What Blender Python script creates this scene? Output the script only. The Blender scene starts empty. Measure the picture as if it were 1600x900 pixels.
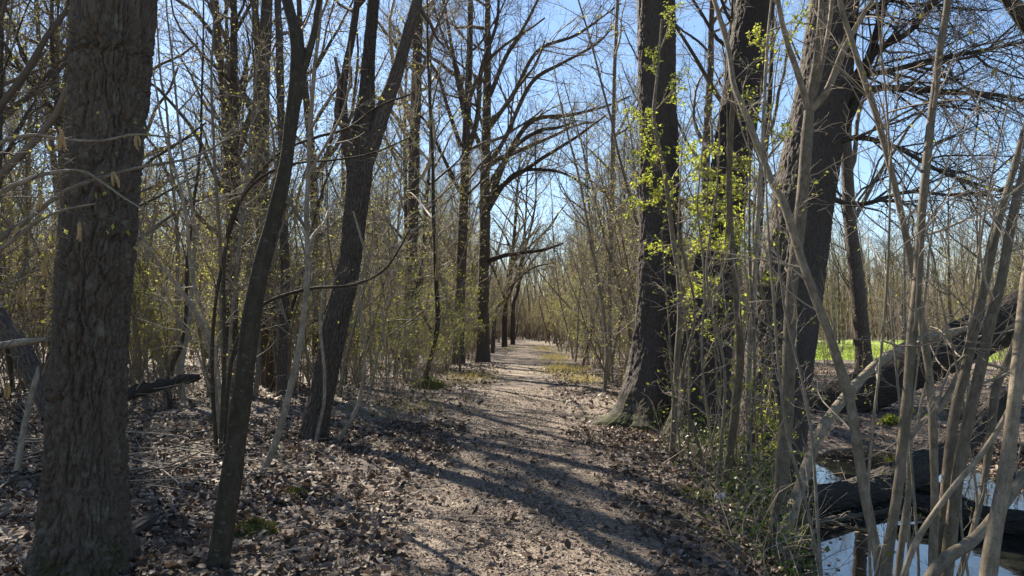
import bpy, math, numpy as np
from mathutils import Vector, Matrix

# ------------------------------------------------------------------ camera, sky, sun, exposure
sc = bpy.context.scene
C = sc.collection
R = math.radians
F = 1180.0                      # focal length in pixels of the 1600 px wide photograph
EYE = np.array([0.0, 0.0, 1.55])
YAW, PITCH = math.atan(25 / F), math.atan(65 / F)

cam = bpy.data.cameras.new('camera')
cam.sensor_width = 36.0
cam.lens = 36.0 * F / 1600
cam.clip_end = 3000
cam_o = bpy.data.objects.new('camera', cam)
C.objects.link(cam_o)
cam_o.location = EYE
cam_o.rotation_euler = (R(90) + PITCH, 0, YAW)
sc.camera = cam_o
ROT = np.array(cam_o.rotation_euler.to_matrix())

SUN_AZ, SUN_EL = R(34), R(39)   # azimuth counted to the left of the path's direction (+Y)
world = bpy.data.worlds.new('World')
sc.world = world
world.use_nodes = True
wn = world.node_tree
bg = wn.nodes['Background']
sky = wn.nodes.new('ShaderNodeTexSky')
sky.sky_type = 'NISHITA'
sky.sun_disc = False
sky.sun_elevation = SUN_EL
sky.sun_rotation = -SUN_AZ
sky.air_density = 1.0
sky.dust_density = 0.15
sky.ozone_density = 2.6
wn.links.new(sky.outputs[0], bg.inputs[0])
bg.inputs[1].default_value = 0.06

sun = bpy.data.lights.new('sun', 'SUN')
sun.energy = 5.0
sun.angle = R(0.53)
sun.color = (1.0, 0.90, 0.75)
sun_o = bpy.data.objects.new('sun', sun)
C.objects.link(sun_o)
sdir = Vector((-math.sin(SUN_AZ) * math.cos(SUN_EL), math.cos(SUN_AZ) * math.cos(SUN_EL), math.sin(SUN_EL)))
sun_o.rotation_euler = sdir.to_track_quat('Z', 'Y').to_euler()
sun_o.location = (-30, 40, 40)

sc.view_settings.view_transform = 'Standard'
sc.view_settings.look = 'None'
sc.view_settings.gamma = 1.0
sc.view_settings.exposure = 1.75
sc.render.engine = 'CYCLES'
sc.cycles.max_bounces = 6
sc.cycles.diffuse_bounces = 3
sc.cycles.glossy_bounces = 3
sc.cycles.transmission_bounces = 3
sc.cycles.transparent_max_bounces = 4

rng = np.random.default_rng(7)

# ------------------------------------------------------------------ maths helpers
def unit(v):
    return v / np.maximum(np.linalg.norm(v, axis=-1, keepdims=True), 1e-9)

_T = np.random.default_rng(3).random((256, 256))
def vnoise(x, y, s=0):
    x = np.asarray(x, float) + s * 17.31; y = np.asarray(y, float) + s * 9.77
    xi = np.floor(x).astype(int); yi = np.floor(y).astype(int)
    fx = x - xi; fy = y - yi
    fx = fx * fx * (3 - 2 * fx); fy = fy * fy * (3 - 2 * fy)
    a = _T[xi & 255, yi & 255]; b = _T[(xi + 1) & 255, yi & 255]
    c = _T[xi & 255, (yi + 1) & 255]; d = _T[(xi + 1) & 255, (yi + 1) & 255]
    return (a * (1 - fx) + b * fx) * (1 - fy) + (c * (1 - fx) + d * fx) * fy
def fbm(x, y, o=4, s=0):
    v = 0.0; a = 0.5
    for k in range(o):
        v = v + a * vnoise(np.asarray(x) * 2 ** k, np.asarray(y) * 2 ** k, s + k); a *= 0.5
    return v
def sstep(a, b, x):
    t = np.clip((x - a) / (b - a), 0, 1)
    return t * t * (3 - 2 * t)

def ray(px, py):
    return ROT @ unit(np.array([px - 800.0, 450.0 - py, -F]))
def at(px, py, Y):
    d = ray(px, py); return EYE + d * (Y / d[1])

# ------------------------------------------------------------------ lie of the land
POND_Z = -0.56
POND = np.array([(2.0, -3), (2.1, 3), (2.25, 6), (3.0, 8), (3.9, 10.5), (4.6, 12.4), (5.6, 13.7), (6.7, 13.4), (6.7, 11.6),
                 (6.3, 10.2), (7.2, 9.4), (10, 9.2), (15, 10), (24, 8), (24, -3)], float)
def pond_sd(x, y):
    x = np.asarray(x, float); y = np.asarray(y, float)
    d = np.full(x.shape, 1e9); ins = np.zeros(x.shape, bool)
    n = len(POND)
    for i in range(n):
        a, b = POND[i], POND[(i + 1) % n]
        e = b - a
        wx, wy = x - a[0], y - a[1]
        t = np.clip((wx * e[0] + wy * e[1]) / (e @ e), 0, 1)
        d = np.minimum(d, np.hypot(wx - t * e[0], wy - t * e[1]))
        c = ((a[1] > y) != (b[1] > y)) & (x < (b[0] - a[0]) * (y - a[1]) / (b[1] - a[1] + 1e-12) + a[0])
        ins ^= c
    return np.where(ins, -d, d)
def path_x(y):
    y = np.asarray(y, float)
    return 0.0 - 0.009 * np.clip(y, 0, 50) + 0.05 * np.sin(y * 0.35) - 0.0022 * np.clip(y - 55, 0, 60) ** 2
def path_w(y):
    return 1.0 + 0.1 * np.sin(np.asarray(y) * 0.21 + 1)
def H(x, y):
    x = np.asarray(x, float); y = np.asarray(y, float)
    px = np.abs(x - path_x(y))
    off = sstep(0.9, 2.6, px)
    h = off * (0.30 * (fbm(x * 0.35, y * 0.35, 3, 2) - 0.45) + 0.10 * (vnoise(x * 1.3, y * 1.3, 5) - 0.5))
    h = h + 0.03 * (1 - off) * (vnoise(x * 0.9, y * 0.5, 8) - 0.5) + 0.02 * sstep(0.7, 1.3, px) 
    # a shallow ditch and a low bank run along the left side
    h = h - 0.28 * np.exp(-((x + 5.2 + 0.2 * y) / 0.9) ** 2) * sstep(4, 7, y) * (1 - sstep(14, 20, y)) * (x < 0)
    h = h + 0.32 * np.exp(-((x + 8.0 + 0.1 * y) / 1.6) ** 2) * sstep(6, 10, y) * (1 - sstep(20, 30, y)) * (x < 0)
    sd = pond_sd(x, y)
    far = sstep(9, 12, y)
    wid = 0.75 + 1.6 * far
    k = np.exp(-np.clip(sd, 0, 50) / wid)
    h = h * (1 - k) + (POND_Z - 0.03) * k
    h = np.where(sd < 0, POND_Z - 0.03 - np.minimum(-sd * 0.5, 0.7), h)
    h = h + 0.006 * np.clip(y - 45, 0, 60) ** 1.0 * 1.0
    return h
def ground(px, py, dz=0.0):
    d = ray(px, py); t = 6.0
    for _ in range(30):
        p = EYE + d * t
        h = float(H(p[0], p[1])) + dz
        t = max(0.5, min(t + (h - p[2]) / min(d[2], -1e-3) * 0.8, 200))
    return EYE + d * t

# ------------------------------------------------------------------ materials
def new_mat(name):
    m = bpy.data.materials.new(name); m.use_nodes = True
    nt = m.node_tree
    return m, nt, nt.nodes['Principled BSDF']
def nd(nt, typ, **kw):
    n = nt.nodes.new(typ)
    for k, v in kw.items():
        if isinstance(v, (int, float, tuple)) and k[0] == 'i' and k[1:].isdigit():
            n.inputs[int(k[1:])].default_value = v
        else:
            setattr(n, k, v)
    return n
def ramp(nt, fac, stops):
    r = nt.nodes.new('ShaderNodeValToRGB')
    e = r.color_ramp.elements
    while len(e) < len(stops): e.new(0.5)
    for k, (p, c) in enumerate(stops):
        e[k].position = p; e[k].color = (c[0], c[1], c[2], 1)
    nt.links.new(fac, r.inputs[0])
    return r.outputs[0]
def noise(nt, vec, scale, detail=4, rough=0.55, dist=0.0):
    n = nd(nt, 'ShaderNodeTexNoise')
    n.inputs['Scale'].default_value = scale; n.inputs['Detail'].default_value = detail
    n.inputs['Roughness'].default_value = rough; n.inputs['Distortion'].default_value = dist
    if vec is not None: nt.links.new(vec, n.inputs['Vector'])
    return n.outputs['Fac']
def mixc(nt, f, a, b, typ='MIX'):
    m = nd(nt, 'ShaderNodeMix', data_type='RGBA', blend_type=typ)
    for s, v in ((0, f), (6, a), (7, b)):
        if isinstance(v, bpy.types.NodeSocket): nt.links.new(v, m.inputs[s])
        else: m.inputs[s].default_value = v if s == 0 else (v[0], v[1], v[2], 1)
    return m.outputs[2]
def math_(nt, op, a, b=None):
    m = nd(nt, 'ShaderNodeMath', operation=op)
    for s, v in ((0, a), (1, b)):
        if v is None: continue
        if isinstance(v, bpy.types.NodeSocket): nt.links.new(v, m.inputs[s])
        else: m.inputs[s].default_value = v
    return m.outputs[0]
def vmul(nt, vec, s):
    m = nd(nt, 'ShaderNodeVectorMath', operation='MULTIPLY')
    nt.links.new(vec, m.inputs[0]); m.inputs[1].default_value = s
    return m.outputs[0]
def attr(nt, name, out='Vector'):
    a = nd(nt, 'ShaderNodeAttribute', attribute_name=name)
    return a.outputs[out]
def bump(nt, h, strength, dist, p, prev=None):
    b = nd(nt, 'ShaderNodeBump')
    b.inputs['Strength'].default_value = strength; b.inputs['Distance'].default_value = dist
    nt.links.new(h, b.inputs['Height'])
    if prev is not None: nt.links.new(prev, b.inputs['Normal'])
    nt.links.new(b.outputs[0], p.inputs['Normal'])
    return b.outputs[0]

def bark_mat(name, dark, light, plate=28.0, stretch=0.22, depth=0.02, moss=0.0, moss_h=0.7, lichen=0.0, strength=0.9):
    m, nt, p = new_mat(name)
    co = attr(nt, 'barkco')
    w = nd(nt, 'ShaderNodeTexNoise', i2=plate * 0.35, i3=2.0); nt.links.new(co, w.inputs['Vector'])
    wv = nd(nt, 'ShaderNodeVectorMath', operation='MULTIPLY_ADD')
    nt.links.new(w.outputs['Color'], wv.inputs[0]); wv.inputs[1].default_value = (0.05, 0.05, 0.05); nt.links.new(co, wv.inputs[2])
    sv = vmul(nt, wv.outputs[0], (1, 1, stretch))
    vo = nd(nt, 'ShaderNodeTexVoronoi', feature='DISTANCE_TO_EDGE'); vo.inputs['Scale'].default_value = plate
    nt.links.new(sv, vo.inputs['Vector'])
    edge = nd(nt, 'ShaderNodeMapRange'); edge.inputs[1].default_value = 0.0; edge.inputs[2].default_value = 0.22
    nt.links.new(vo.outputs['Distance'], edge.inputs[0])
    n1 = noise(nt, vmul(nt, co, (1, 1, 0.35)), 60, 5, 0.65)
    n2 = noise(nt, co, 3.0, 3)
    col = ramp(nt, n1, [(0.3, dark), (0.7, light)])
    col = mixc(nt, math_(nt, 'MULTIPLY', n2, 0.55), col, tuple(0.5 * (a + b) * 1.25 for a, b in zip(dark, light)))
    if lichen:
        ln = noise(nt, co, 9, 4, 0.6)
        lf = nd(nt, 'ShaderNodeMapRange'); lf.inputs[1].default_value = 0.60; lf.inputs[2].default_value = 0.66; lf.inputs[4].default_value = lichen
        nt.links.new(ln, lf.inputs[0])
        col = mixc(nt, lf.outputs[0], col, (0.26, 0.27, 0.21))
    if moss:
        sx = nd(nt, 'ShaderNodeSeparateXYZ'); nt.links.new(co, sx.inputs[0])
        hz = nd(nt, 'ShaderNodeMapRange'); hz.inputs[1].default_value = moss_h; hz.inputs[2].default_value = 0.0; hz.inputs[4].default_value = moss
        nt.links.new(sx.outputs[2], hz.inputs[0])
        mn = noise(nt, co, 6, 4, 0.7)
        f = nd(nt, 'ShaderNodeMapRange'); f.inputs[1].default_value = 0.75; f.inputs[2].default_value = 1.0
        nt.links.new(math_(nt, 'ADD', mn, math_(nt, 'MULTIPLY', hz.outputs[0], 0.62)), f.inputs[0])
        mc = ramp(nt, noise(nt, co, 90, 3), [(0.3, (0.012, 0.015, 0.004)), (0.7, (0.05, 0.055, 0.014))])
        col = mixc(nt, f.outputs[0], col, mc)
    oi = nd(nt, 'ShaderNodeObjectInfo')
    v = nd(nt, 'ShaderNodeMapRange'); v.inputs[3].default_value = 0.75; v.inputs[4].default_value = 1.25
    nt.links.new(oi.outputs['Random'], v.inputs[0])
    hs = nd(nt, 'ShaderNodeHueSaturation'); nt.links.new(col, hs.inputs['Color']); nt.links.new(v.outputs[0], hs.inputs['Value'])
    nt.links.new(hs.outputs[0], p.inputs['Base Color'])
    p.inputs['Roughness'].default_value = 0.88
    p.inputs['Specular IOR Level'].default_value = 0.25
    b = bump(nt, edge.outputs[0], strength, depth, p)
    bump(nt, n1, 0.6, depth * 0.5, p, b)
    return m

def smooth_bark(name, dark, light, lichen=0.0):
    m, nt, p = new_mat(name)
    co = attr(nt, 'barkco')
    n1 = noise(nt, vmul(nt, co, (1, 1, 0.5)), 26, 5, 0.6)
    n2 = noise(nt, vmul(nt, co, (1, 1, 4.0)), 22, 3, 0.6)
    col = ramp(nt, n1, [(0.3, dark), (0.72, light)])
    sp = nd(nt, 'ShaderNodeMapRange'); sp.inputs[1].default_value = 0.66; sp.inputs[2].default_value = 0.72; sp.inputs[4].default_value = 0.7
    nt.links.new(n2, sp.inputs[0])
    col = mixc(nt, sp.outputs[0], col, tuple(0.45 * c for c in dark))
    if lichen:
        ln = noise(nt, co, 34, 3, 0.5)
        lf = nd(nt, 'ShaderNodeMapRange'); lf.inputs[1].default_value = 0.62; lf.inputs[2].default_value = 0.66; lf.inputs[4].default_value = lichen
        nt.links.new(ln, lf.inputs[0])
        col = mixc(nt, lf.outputs[0], col, (0.20, 0.21, 0.15))
    oi = nd(nt, 'ShaderNodeObjectInfo')
    v = nd(nt, 'ShaderNodeMapRange'); v.inputs[3].default_value = 0.7; v.inputs[4].default_value = 1.3
    nt.links.new(oi.outputs['Random'], v.inputs[0])
    hs = nd(nt, 'ShaderNodeHueSaturation'); nt.links.new(col, hs.inputs['Color']); nt.links.new(v.outputs[0], hs.inputs['Value'])
    # algae film, fine streaks and lenticels
    alg = noise(nt, vmul(nt, co, (1, 1, 0.6)), 5.5, 4, 0.65)
    af = nd(nt, 'ShaderNodeMapRange'); af.inputs[1].default_value = 0.5; af.inputs[2].default_value = 0.68; af.inputs[4].default_value = 0.55
    nt.links.new(alg, af.inputs[0])
    c2 = mixc(nt, af.outputs[0], hs.outputs[0], tuple(0.5 * (a + b) * k for a, b, k in zip(dark, light, (0.62, 0.66, 0.5))))
    vo = nd(nt, 'ShaderNodeTexVoronoi'); vo.inputs['Scale'].default_value = 55
    nt.links.new(vmul(nt, co, (0.7, 0.7, 1.6)), vo.inputs['Vector'])
    lf2 = nd(nt, 'ShaderNodeMapRange'); lf2.inputs[1].default_value = 0.20; lf2.inputs[2].default_value = 0.12; lf2.inputs[4].default_value = 0.75
    nt.links.new(vo.outputs['Distance'], lf2.inputs[0])
    c2 = mixc(nt, lf2.outputs[0], c2, tuple(0.35 * c for c in dark))
    st = noise(nt, vmul(nt, co, (1, 1, 0.12)), 130, 3, 0.6)
    c2 = mixc(nt, 0.5, c2, ramp(nt, st, [(0.3, (0.25, 0.25, 0.25)), (0.7, (1, 1, 1))]), 'MULTIPLY')
    nt.links.new(c2, p.inputs['Base Color'])
    p.inputs['Roughness'].default_value = 0.78
    p.inputs['Specular IOR Level'].default_value = 0.25
    b_ = bump(nt, n1, 0.7, 0.008, p)
    b_ = bump(nt, lf2.outputs[0], 0.6, 0.004, p, b_)
    bump(nt, st, 0.5, 0.004, p, b_)
    return m

def twig_mat(name, a, b):
    m, nt, p = new_mat(name)
    g = nd(nt, 'ShaderNodeNewGeometry')
    col = ramp(nt, g.outputs['Random Per Island'], [(0.0, a), (1.0, b)])
    nt.links.new(col, p.inputs['Base Color'])
    p.inputs['Roughness'].default_value = 0.75
    p.inputs['Specular IOR Level'].default_value = 0.3
    return m

def leaf_mat(name, stops, trans=0.5, rough=0.6):
    m, nt, p = new_mat(name)
    g = nd(nt, 'ShaderNodeNewGeometry')
    col = ramp(nt, g.outputs['Random Per Island'], stops)
    nt.links.new(col, p.inputs['Base Color'])
    p.inputs['Roughness'].default_value = rough
    p.inputs['Specular IOR Level'].default_value = 0.35
    t = nd(nt, 'ShaderNodeBsdfTranslucent'); nt.links.new(col, t.inputs['Color'])
    mx = nd(nt, 'ShaderNodeMixShader'); mx.inputs[0].default_value = trans
    nt.links.new(p.outputs[0], mx.inputs[1]); nt.links.new(t.outputs[0], mx.inputs[2])
    nt.links.new(mx.outputs[0], nt.nodes['Material Output'].inputs['Surface'])
    return m

M = {}
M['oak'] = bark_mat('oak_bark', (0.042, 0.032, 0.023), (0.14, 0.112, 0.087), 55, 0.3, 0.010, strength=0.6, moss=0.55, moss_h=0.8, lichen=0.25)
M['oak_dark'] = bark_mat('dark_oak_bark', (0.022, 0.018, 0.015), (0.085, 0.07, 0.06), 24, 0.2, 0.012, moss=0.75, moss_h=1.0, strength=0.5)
M['alder'] = bark_mat('ridged_bark', (0.04, 0.03, 0.023), (0.125, 0.10, 0.08), 26, 0.2, 0.03, moss=0.4, moss_h=0.6)
M['log'] = bark_mat('log_bark', (0.018, 0.015, 0.012), (0.06, 0.05, 0.042), 20, 0.22, 0.02)
M['smooth_dark'] = smooth_bark('smooth_dark_bark', (0.034, 0.026, 0.016), (0.085, 0.068, 0.043), 0.35)
M['hazel'] = smooth_bark('hazel_bark', (0.13, 0.102, 0.068), (0.30, 0.245, 0.175), 0.2)
M['pole'] = smooth_bark('pole_bark', (0.13, 0.108, 0.08), (0.34, 0.285, 0.215), 0.25)
M['twig'] = twig_mat('twig_bark', (0.12, 0.095, 0.068), (0.38, 0.315, 0.235))
M['twig_dark'] = twig_mat('dark_twig_bark', (0.045, 0.036, 0.027), (0.15, 0.12, 0.092))
M['dry'] = twig_mat('dry_stalk', (0.20, 0.15, 0.09), (0.40, 0.31, 0.20))
M['bud'] = leaf_mat('young_leaf', [(0.0, (0.22, 0.20, 0.04)), (0.5, (0.33, 0.33, 0.065)), (1.0, (0.46, 0.46, 0.11))], 0.6)
M['green'] = leaf_mat('fresh_green_leaf', [(0.0, (0.19, 0.24, 0.03)), (1.0, (0.45, 0.48, 0.065))], 0.62)
M['ivy'] = leaf_mat('ground_leaf', [(0.0, (0.03, 0.05, 0.012)), (1.0, (0.12, 0.16, 0.03))], 0.35, 0.4)
M['catkin'] = leaf_mat('catkin', [(0.0, (0.30, 0.20, 0.09)), (1.0, (0.45, 0.33, 0.15))], 0.3)
M['litter'] = leaf_mat('fallen_leaf', [(0.0, (0.035, 0.023, 0.015)), (0.35, (0.10, 0.068, 0.047)), (0.75, (0.19, 0.14, 0.105)), (1.0, (0.34, 0.275, 0.225))], 0.15, 0.65)
M['chip'] = leaf_mat('leaf_fragment', [(0.0, (0.04, 0.026, 0.017)), (0.25, (0.09, 0.06, 0.04)), (0.55, (0.155, 0.112, 0.08)), (1.0, (0.34, 0.265, 0.20))], 0.05, 0.6)
M['moss'] = leaf_mat('moss_tuft', [(0.0, (0.04, 0.045, 0.01)), (1.0, (0.16, 0.15, 0.03))], 0.3, 0.8)
M['grass'] = leaf_mat('grass_blade', [(0.0, (0.18, 0.27, 0.02)), (1.0, (0.42, 0.50, 0.05))], 0.5)
M['dry_grass'] = leaf_mat('dry_grass_blade', [(0.0, (0.20, 0.18, 0.05)), (1.0, (0.48, 0.40, 0.14))], 0.45)

def soil_mat():
    m, nt, p = new_mat('forest_soil')
    co = nd(nt, 'ShaderNodeTexCoord').outputs['Object']
    v = nd(nt, 'ShaderNodeTexVoronoi'); v.inputs['Scale'].default_value = 15; v.inputs['Randomness'].default_value = 1
    nt.links.new(co, v.inputs['Vector'])
    sp = nd(nt, 'ShaderNodeSeparateColor'); nt.links.new(v.outputs['Color'], sp.inputs[0])
    n1 = noise(nt, co, 45, 5, 0.65); n2 = noise(nt, co, 0.8, 4)
    f = math_(nt, 'ADD', math_(nt, 'MULTIPLY', sp.outputs[0], 0.55), math_(nt, 'MULTIPLY', n1, 0.45))
    c = ramp(nt, f, [(0.2, (0.045, 0.032, 0.023)), (0.5, (0.13, 0.095, 0.07)), (0.85, (0.28, 0.22, 0.17))])
    gr = nd(nt, 'ShaderNodeMapRange'); gr.inputs[1].default_value = 0.52; gr.inputs[2].default_value = 0.68; gr.inputs[4].default_value = 0.5
    nt.links.new(n2, gr.inputs[0])
    c = mixc(nt, gr.outputs[0], c, (0.085, 0.08, 0.028))
    nt.links.new(c, p.inputs['Base Color']); p.inputs['Roughness'].default_value = 0.9
    b = bump(nt, v.outputs['Distance'], 0.8, 0.03, p)
    bump(nt, n1, 0.7, 0.02, p, b)
    return m
def path_mat():
    m, nt, p = new_mat('trodden_path')
    co = nd(nt, 'ShaderNodeTexCoord').outputs['Object']
    v = nd(nt, 'ShaderNodeTexVoronoi'); v.inputs['Scale'].default_value = 42
    nt.links.new(co, v.inputs['Vector'])
    sp = nd(nt, 'ShaderNodeSeparateColor'); nt.links.new(v.outputs['Color'], sp.inputs[0])
    n1 = noise(nt, co, 70, 5, 0.7); n2 = noise(nt, co, 1.6, 5, 0.6)
    f = math_(nt, 'ADD', math_(nt, 'ADD', math_(nt, 'MULTIPLY', sp.outputs[0], 0.35), math_(nt, 'MULTIPLY', n1, 0.4)), math_(nt, 'MULTIPLY', n2, 0.3))
    c = ramp(nt, f, [(0.30, (0.045, 0.031, 0.02)), (0.52, (0.155, 0.112, 0.077)), (0.74, (0.34, 0.262, 0.19))])
    n3 = noise(nt, vmul(nt, co, (1, 0.35, 1)), 0.9, 4, 0.6)
    df = nd(nt, 'ShaderNodeMapRange'); df.inputs[1].default_value = 0.5; df.inputs[2].default_value = 0.66; df.inputs[4].default_value = 0.5
    nt.links.new(n3, df.inputs[0])
    c = mixc(nt, df.outputs[0], c, (0.085, 0.066, 0.048))
    nt.links.new(c, p.inputs['Base Color']); p.inputs['Roughness'].default_value = 0.85
    b = bump(nt, v.outputs['Distance'], 0.6, 0.012, p)
    bump(nt, n1, 0.7, 0.012, p, b)
    return m
def meadow_mat():
    m, nt, p = new_mat('meadow_turf')
    co = nd(nt, 'ShaderNodeTexCoord').outputs['Object']
    c = ramp(nt, noise(nt, co, 1.2, 6, 0.7), [(0.3, (0.16, 0.25, 0.02)), (0.7, (0.32, 0.42, 0.03))])
    nt.links.new(c, p.inputs['Base Color']); p.inputs['Roughness'].default_value = 0.8
    bump(nt, noise(nt, co, 25, 4, 0.7), 1.0, 0.1, p)
    return m
def water_mat():
    m, nt, p = new_mat('pond_water')
    p.inputs['Base Color'].default_value = (0.012, 0.013, 0.010, 1)
    p.inputs['Roughness'].default_value = 0.03
    p.inputs['IOR'].default_value = 1.7
    p.inputs['Specular IOR Level'].default_value = 0.9
    co = nd(nt, 'ShaderNodeTexCoord').outputs['Object']
    bump(nt, noise(nt, co, 3.0, 2), 0.06, 0.02, p)
    return m
def stone_mat():
    m, nt, p = new_mat('pale_stone')
    co = nd(nt, 'ShaderNodeTexCoord').outputs['Object']
    c = ramp(nt, noise(nt, co, 20, 4), [(0.3, (0.3, 0.29, 0.28)), (0.7, (0.55, 0.54, 0.53))])
    nt.links.new(c, p.inputs['Base Color']); p.inputs['Roughness'].default_value = 0.8
    return m

# ------------------------------------------------------------------ mesh builder
class MB:
    """collects tubes, leaf quads and sheets; build() links them as one mesh"""
    def __init__(s): s.V = []; s.Q = []; s.MI = []; s.SM = []; s.CO = []; s.n = 0
    def add(s, V, Q, mi=0, smooth=True, co=None):
        if len(V) == 0: return
        s.V.append(np.asarray(V, np.float32)); s.Q.append(np.asarray(Q, np.int32) + s.n)
        s.MI.append(np.full(len(Q), mi, np.int32)); s.SM.append(np.full(len(Q), smooth, bool))
        s.CO.append(np.asarray(V if co is None else co, np.float32)); s.n += len(V)
    def tube(s, P, Rd, sides=5, mi=0, phase=0.0, cap=False):
        P = np.asarray(P, float); Rd = np.asarray(Rd, float)
        if P.ndim == 2: P = P[None]; Rd = Rd[None]
        if len(P) == 0: return
        m, n, _ = P.shape
        T = unit(np.gradient(P, axis=1))
        avg = unit(P[:, -1] - P[:, 0])
        ref = np.where(np.abs(avg[:, 2:3]) > 0.8, np.array([[1.0, 0, 0]]), np.array([[0, 0, 1.0]]))
        Nn = ref[:, None, :] - (T * ref[:, None, :]).sum(-1, keepdims=True) * T
        Nn = unit(Nn); B = np.cross(T, Nn)
        a = np.arange(sides) * 2 * math.pi / sides + phase
        ca, sa = np.cos(a), np.sin(a)
        if Rd.ndim == 2: Rd = Rd[:, :, None] * np.ones(sides)
        off = Nn[:, :, None, :] * ca[None, None, :, None] + B[:, :, None, :] * sa[None, None, :, None]
        V = P[:, :, None, :] + off * Rd[..., None]
        L = np.concatenate([np.zeros((m, 1)), np.cumsum(np.linalg.norm(np.diff(P, axis=1), axis=-1), axis=1)], 1)
        r0 = Rd.mean(axis=(1, 2))[:, None, None]
        seed = rng.random((m, 1, 1)) * 20
        co = np.stack([r0 * ca + seed + np.zeros((m, n, 1)), r0 * sa + np.zeros((m, n, 1)), L[:, :, None] + np.zeros((1, 1, sides))], -1)
        i = np.arange(m)[:, None, None] * n * sides; j = np.arange(n - 1)[None, :, None] * sides; k = np.arange(sides)[None, None, :]
        k2 = (k + 1) % sides
        Q = np.stack([i + j + k, i + j + k2, i + j + sides + k2, i + j + sides + k], -1).reshape(-1, 4)
        s.add(V.reshape(-1, 3), Q, mi, True, co.reshape(-1, 3))
        if cap:
            for e in (0, n - 1):
                ring = V[:, e]; c = P[:, e]
                for q in range(m):
                    vv = np.concatenate([ring[q], c[q][None]]); kk = np.arange(0, sides - 1, 2)
                    qq = np.stack([np.full_like(kk, sides), kk, kk + 1, (kk + 2) % sides], -1)
                    s.add(vv, qq, mi, False, vv * 0.3)
    def leaves(s, P, D, size, mi=0, ratio=0.55, fold=0.0, rg=None):
        """kite shaped leaves at P, pointing along D"""
        rg = rg or rng
        n = len(P)
        if n == 0: return
        D = unit(D); r = rg.normal(size=(n, 3)); S = unit(np.cross(D, r))
        Nn = np.cross(D, S); L = (size * (0.6 + 0.8 * rg.random(n)))[:, None]
        mid = P + D * L * 0.45
        a = P; b = mid + S * L * ratio * 0.5 + Nn * L * fold; c = P + D * L; d = mid - S * L * ratio * 0.5 + Nn * L * fold
        V = np.stack([a, b, c, d], 1).reshape(-1, 3)
        s.add(V, np.arange(4 * n).reshape(-1, 4), mi, False)
    def mesh(s, name, mats):
        me = bpy.data.meshes.new(name)
        V = np.concatenate(s.V); Q = np.concatenate(s.Q)
        me.vertices.add(len(V)); me.vertices.foreach_set('co', V.ravel())
        me.loops.add(Q.size); me.loops.foreach_set('vertex_index', Q.ravel())
        me.polygons.add(len(Q)); me.polygons.foreach_set('loop_start', np.arange(0, Q.size, 4, dtype=np.int32))
        for m in mats: me.materials.append(m)
        me.polygons.foreach_set('material_index', np.concatenate(s.MI))
        me.polygons.foreach_set('use_smooth', np.concatenate(s.SM))
        at_ = me.attributes.new('barkco', 'FLOAT_VECTOR', 'POINT'); at_.data.foreach_set('vector', np.concatenate(s.CO).ravel())
        me.update(calc_edges=True)
        return me

def link(name, me, parent=None, loc=None, rz=None, scale=None):
    o = bpy.data.objects.new(name, me); C.objects.link(o)
    if parent is not None: o.parent = parent
    if loc is not None: o.location = loc
    if rz is not None: o.rotation_euler = (0, 0, rz)
    if scale is not None: o.scale = scale if hasattr(scale, '__len__') else (scale,) * 3
    return o
def thing(name, label, cat, loc=(0, 0, 0), rz=0, scale=1, group=None):
    o = link(name, None, None, loc, rz, scale)
    o.empty_display_size = 0.2
    o['label'] = label; o['category'] = cat
    if group: o['group'] = group
    return o
def tag(o, label, cat, group=None, kind=None):
    o['label'] = label
    if kind: o['kind'] = kind
    else: o['category'] = cat
    if group: o['group'] = group
    return o
def structure(name, me, label=None):
    o = link(name, me); o['kind'] = 'structure'
    if label: o['label'] = label
    return o
def stuff(name, me, label, parent=None):
    o = link(name, me, parent); o['kind'] = 'stuff'
    if label: o['label'] = label
    return o

# ------------------------------------------------------------------ growing branches
def grow(P0, D0, L, r0, r1, n, wander, up, rg, droop=0.0):
    P0 = np.asarray(P0, float); m = len(P0)
    D = unit(np.asarray(D0, float)); pts = [P0]; p = P0
    step = (L / (n - 1))[:, None]
    for i in range(n - 1):
        D = D + rg.normal(size=(m, 3)) * wander
        D[:, 2] += up - droop * i / n
        D = unit(D); p = p + D * step; pts.append(p)
    t = np.linspace(0, 1, n)
    rad = r0[:, None] * (1 - t) + r1[:, None] * t
    return np.stack(pts, 1), rad
def spawn(P, Rd, k, t0, t1, ang, asd, L, n, rg, wander=0.12, up=0.04, rr=0.012, rmin=0.0015, taper=0.5, bias=None, tipr=0.35):
    m, N, _ = P.shape
    idx = np.repeat(np.arange(m), k)
    t = t0 + (t1 - t0) * (np.tile(np.arange(k), m) + rg.random(m * k)) / k
    f = t * (N - 1) * 0.9999; i = f.astype(int); w = (f - i)[:, None]
    pos = P[idx, i] * (1 - w) + P[idx, i + 1] * w
    tan = unit(P[idx, i + 1] - P[idx, i])
    r = Rd[idx, i] * (1 - w[:, 0]) + Rd[idx, i + 1] * w[:, 0]
    v = rg.normal(size=(m * k, 3))
    if bias is not None: v = v + np.asarray(bias)
    perp = unit(v - (v * tan).sum(-1, keepdims=True) * tan)
    a = rg.normal(ang, asd, m * k)[:, None]
    d = np.cos(a) * tan + np.sin(a) * perp
    Lc = L * (0.55 + 0.9 * rg.random(m * k)) * (1 - taper * (t - t0) / max(t1 - t0, 1e-6))
    r0 = np.maximum(np.minimum(r * 0.75, rr * Lc), rmin)
    return grow(pos, d, Lc, r0, np.maximum(r0 * tipr, rmin * 0.7), n, wander, up, rg)

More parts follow.
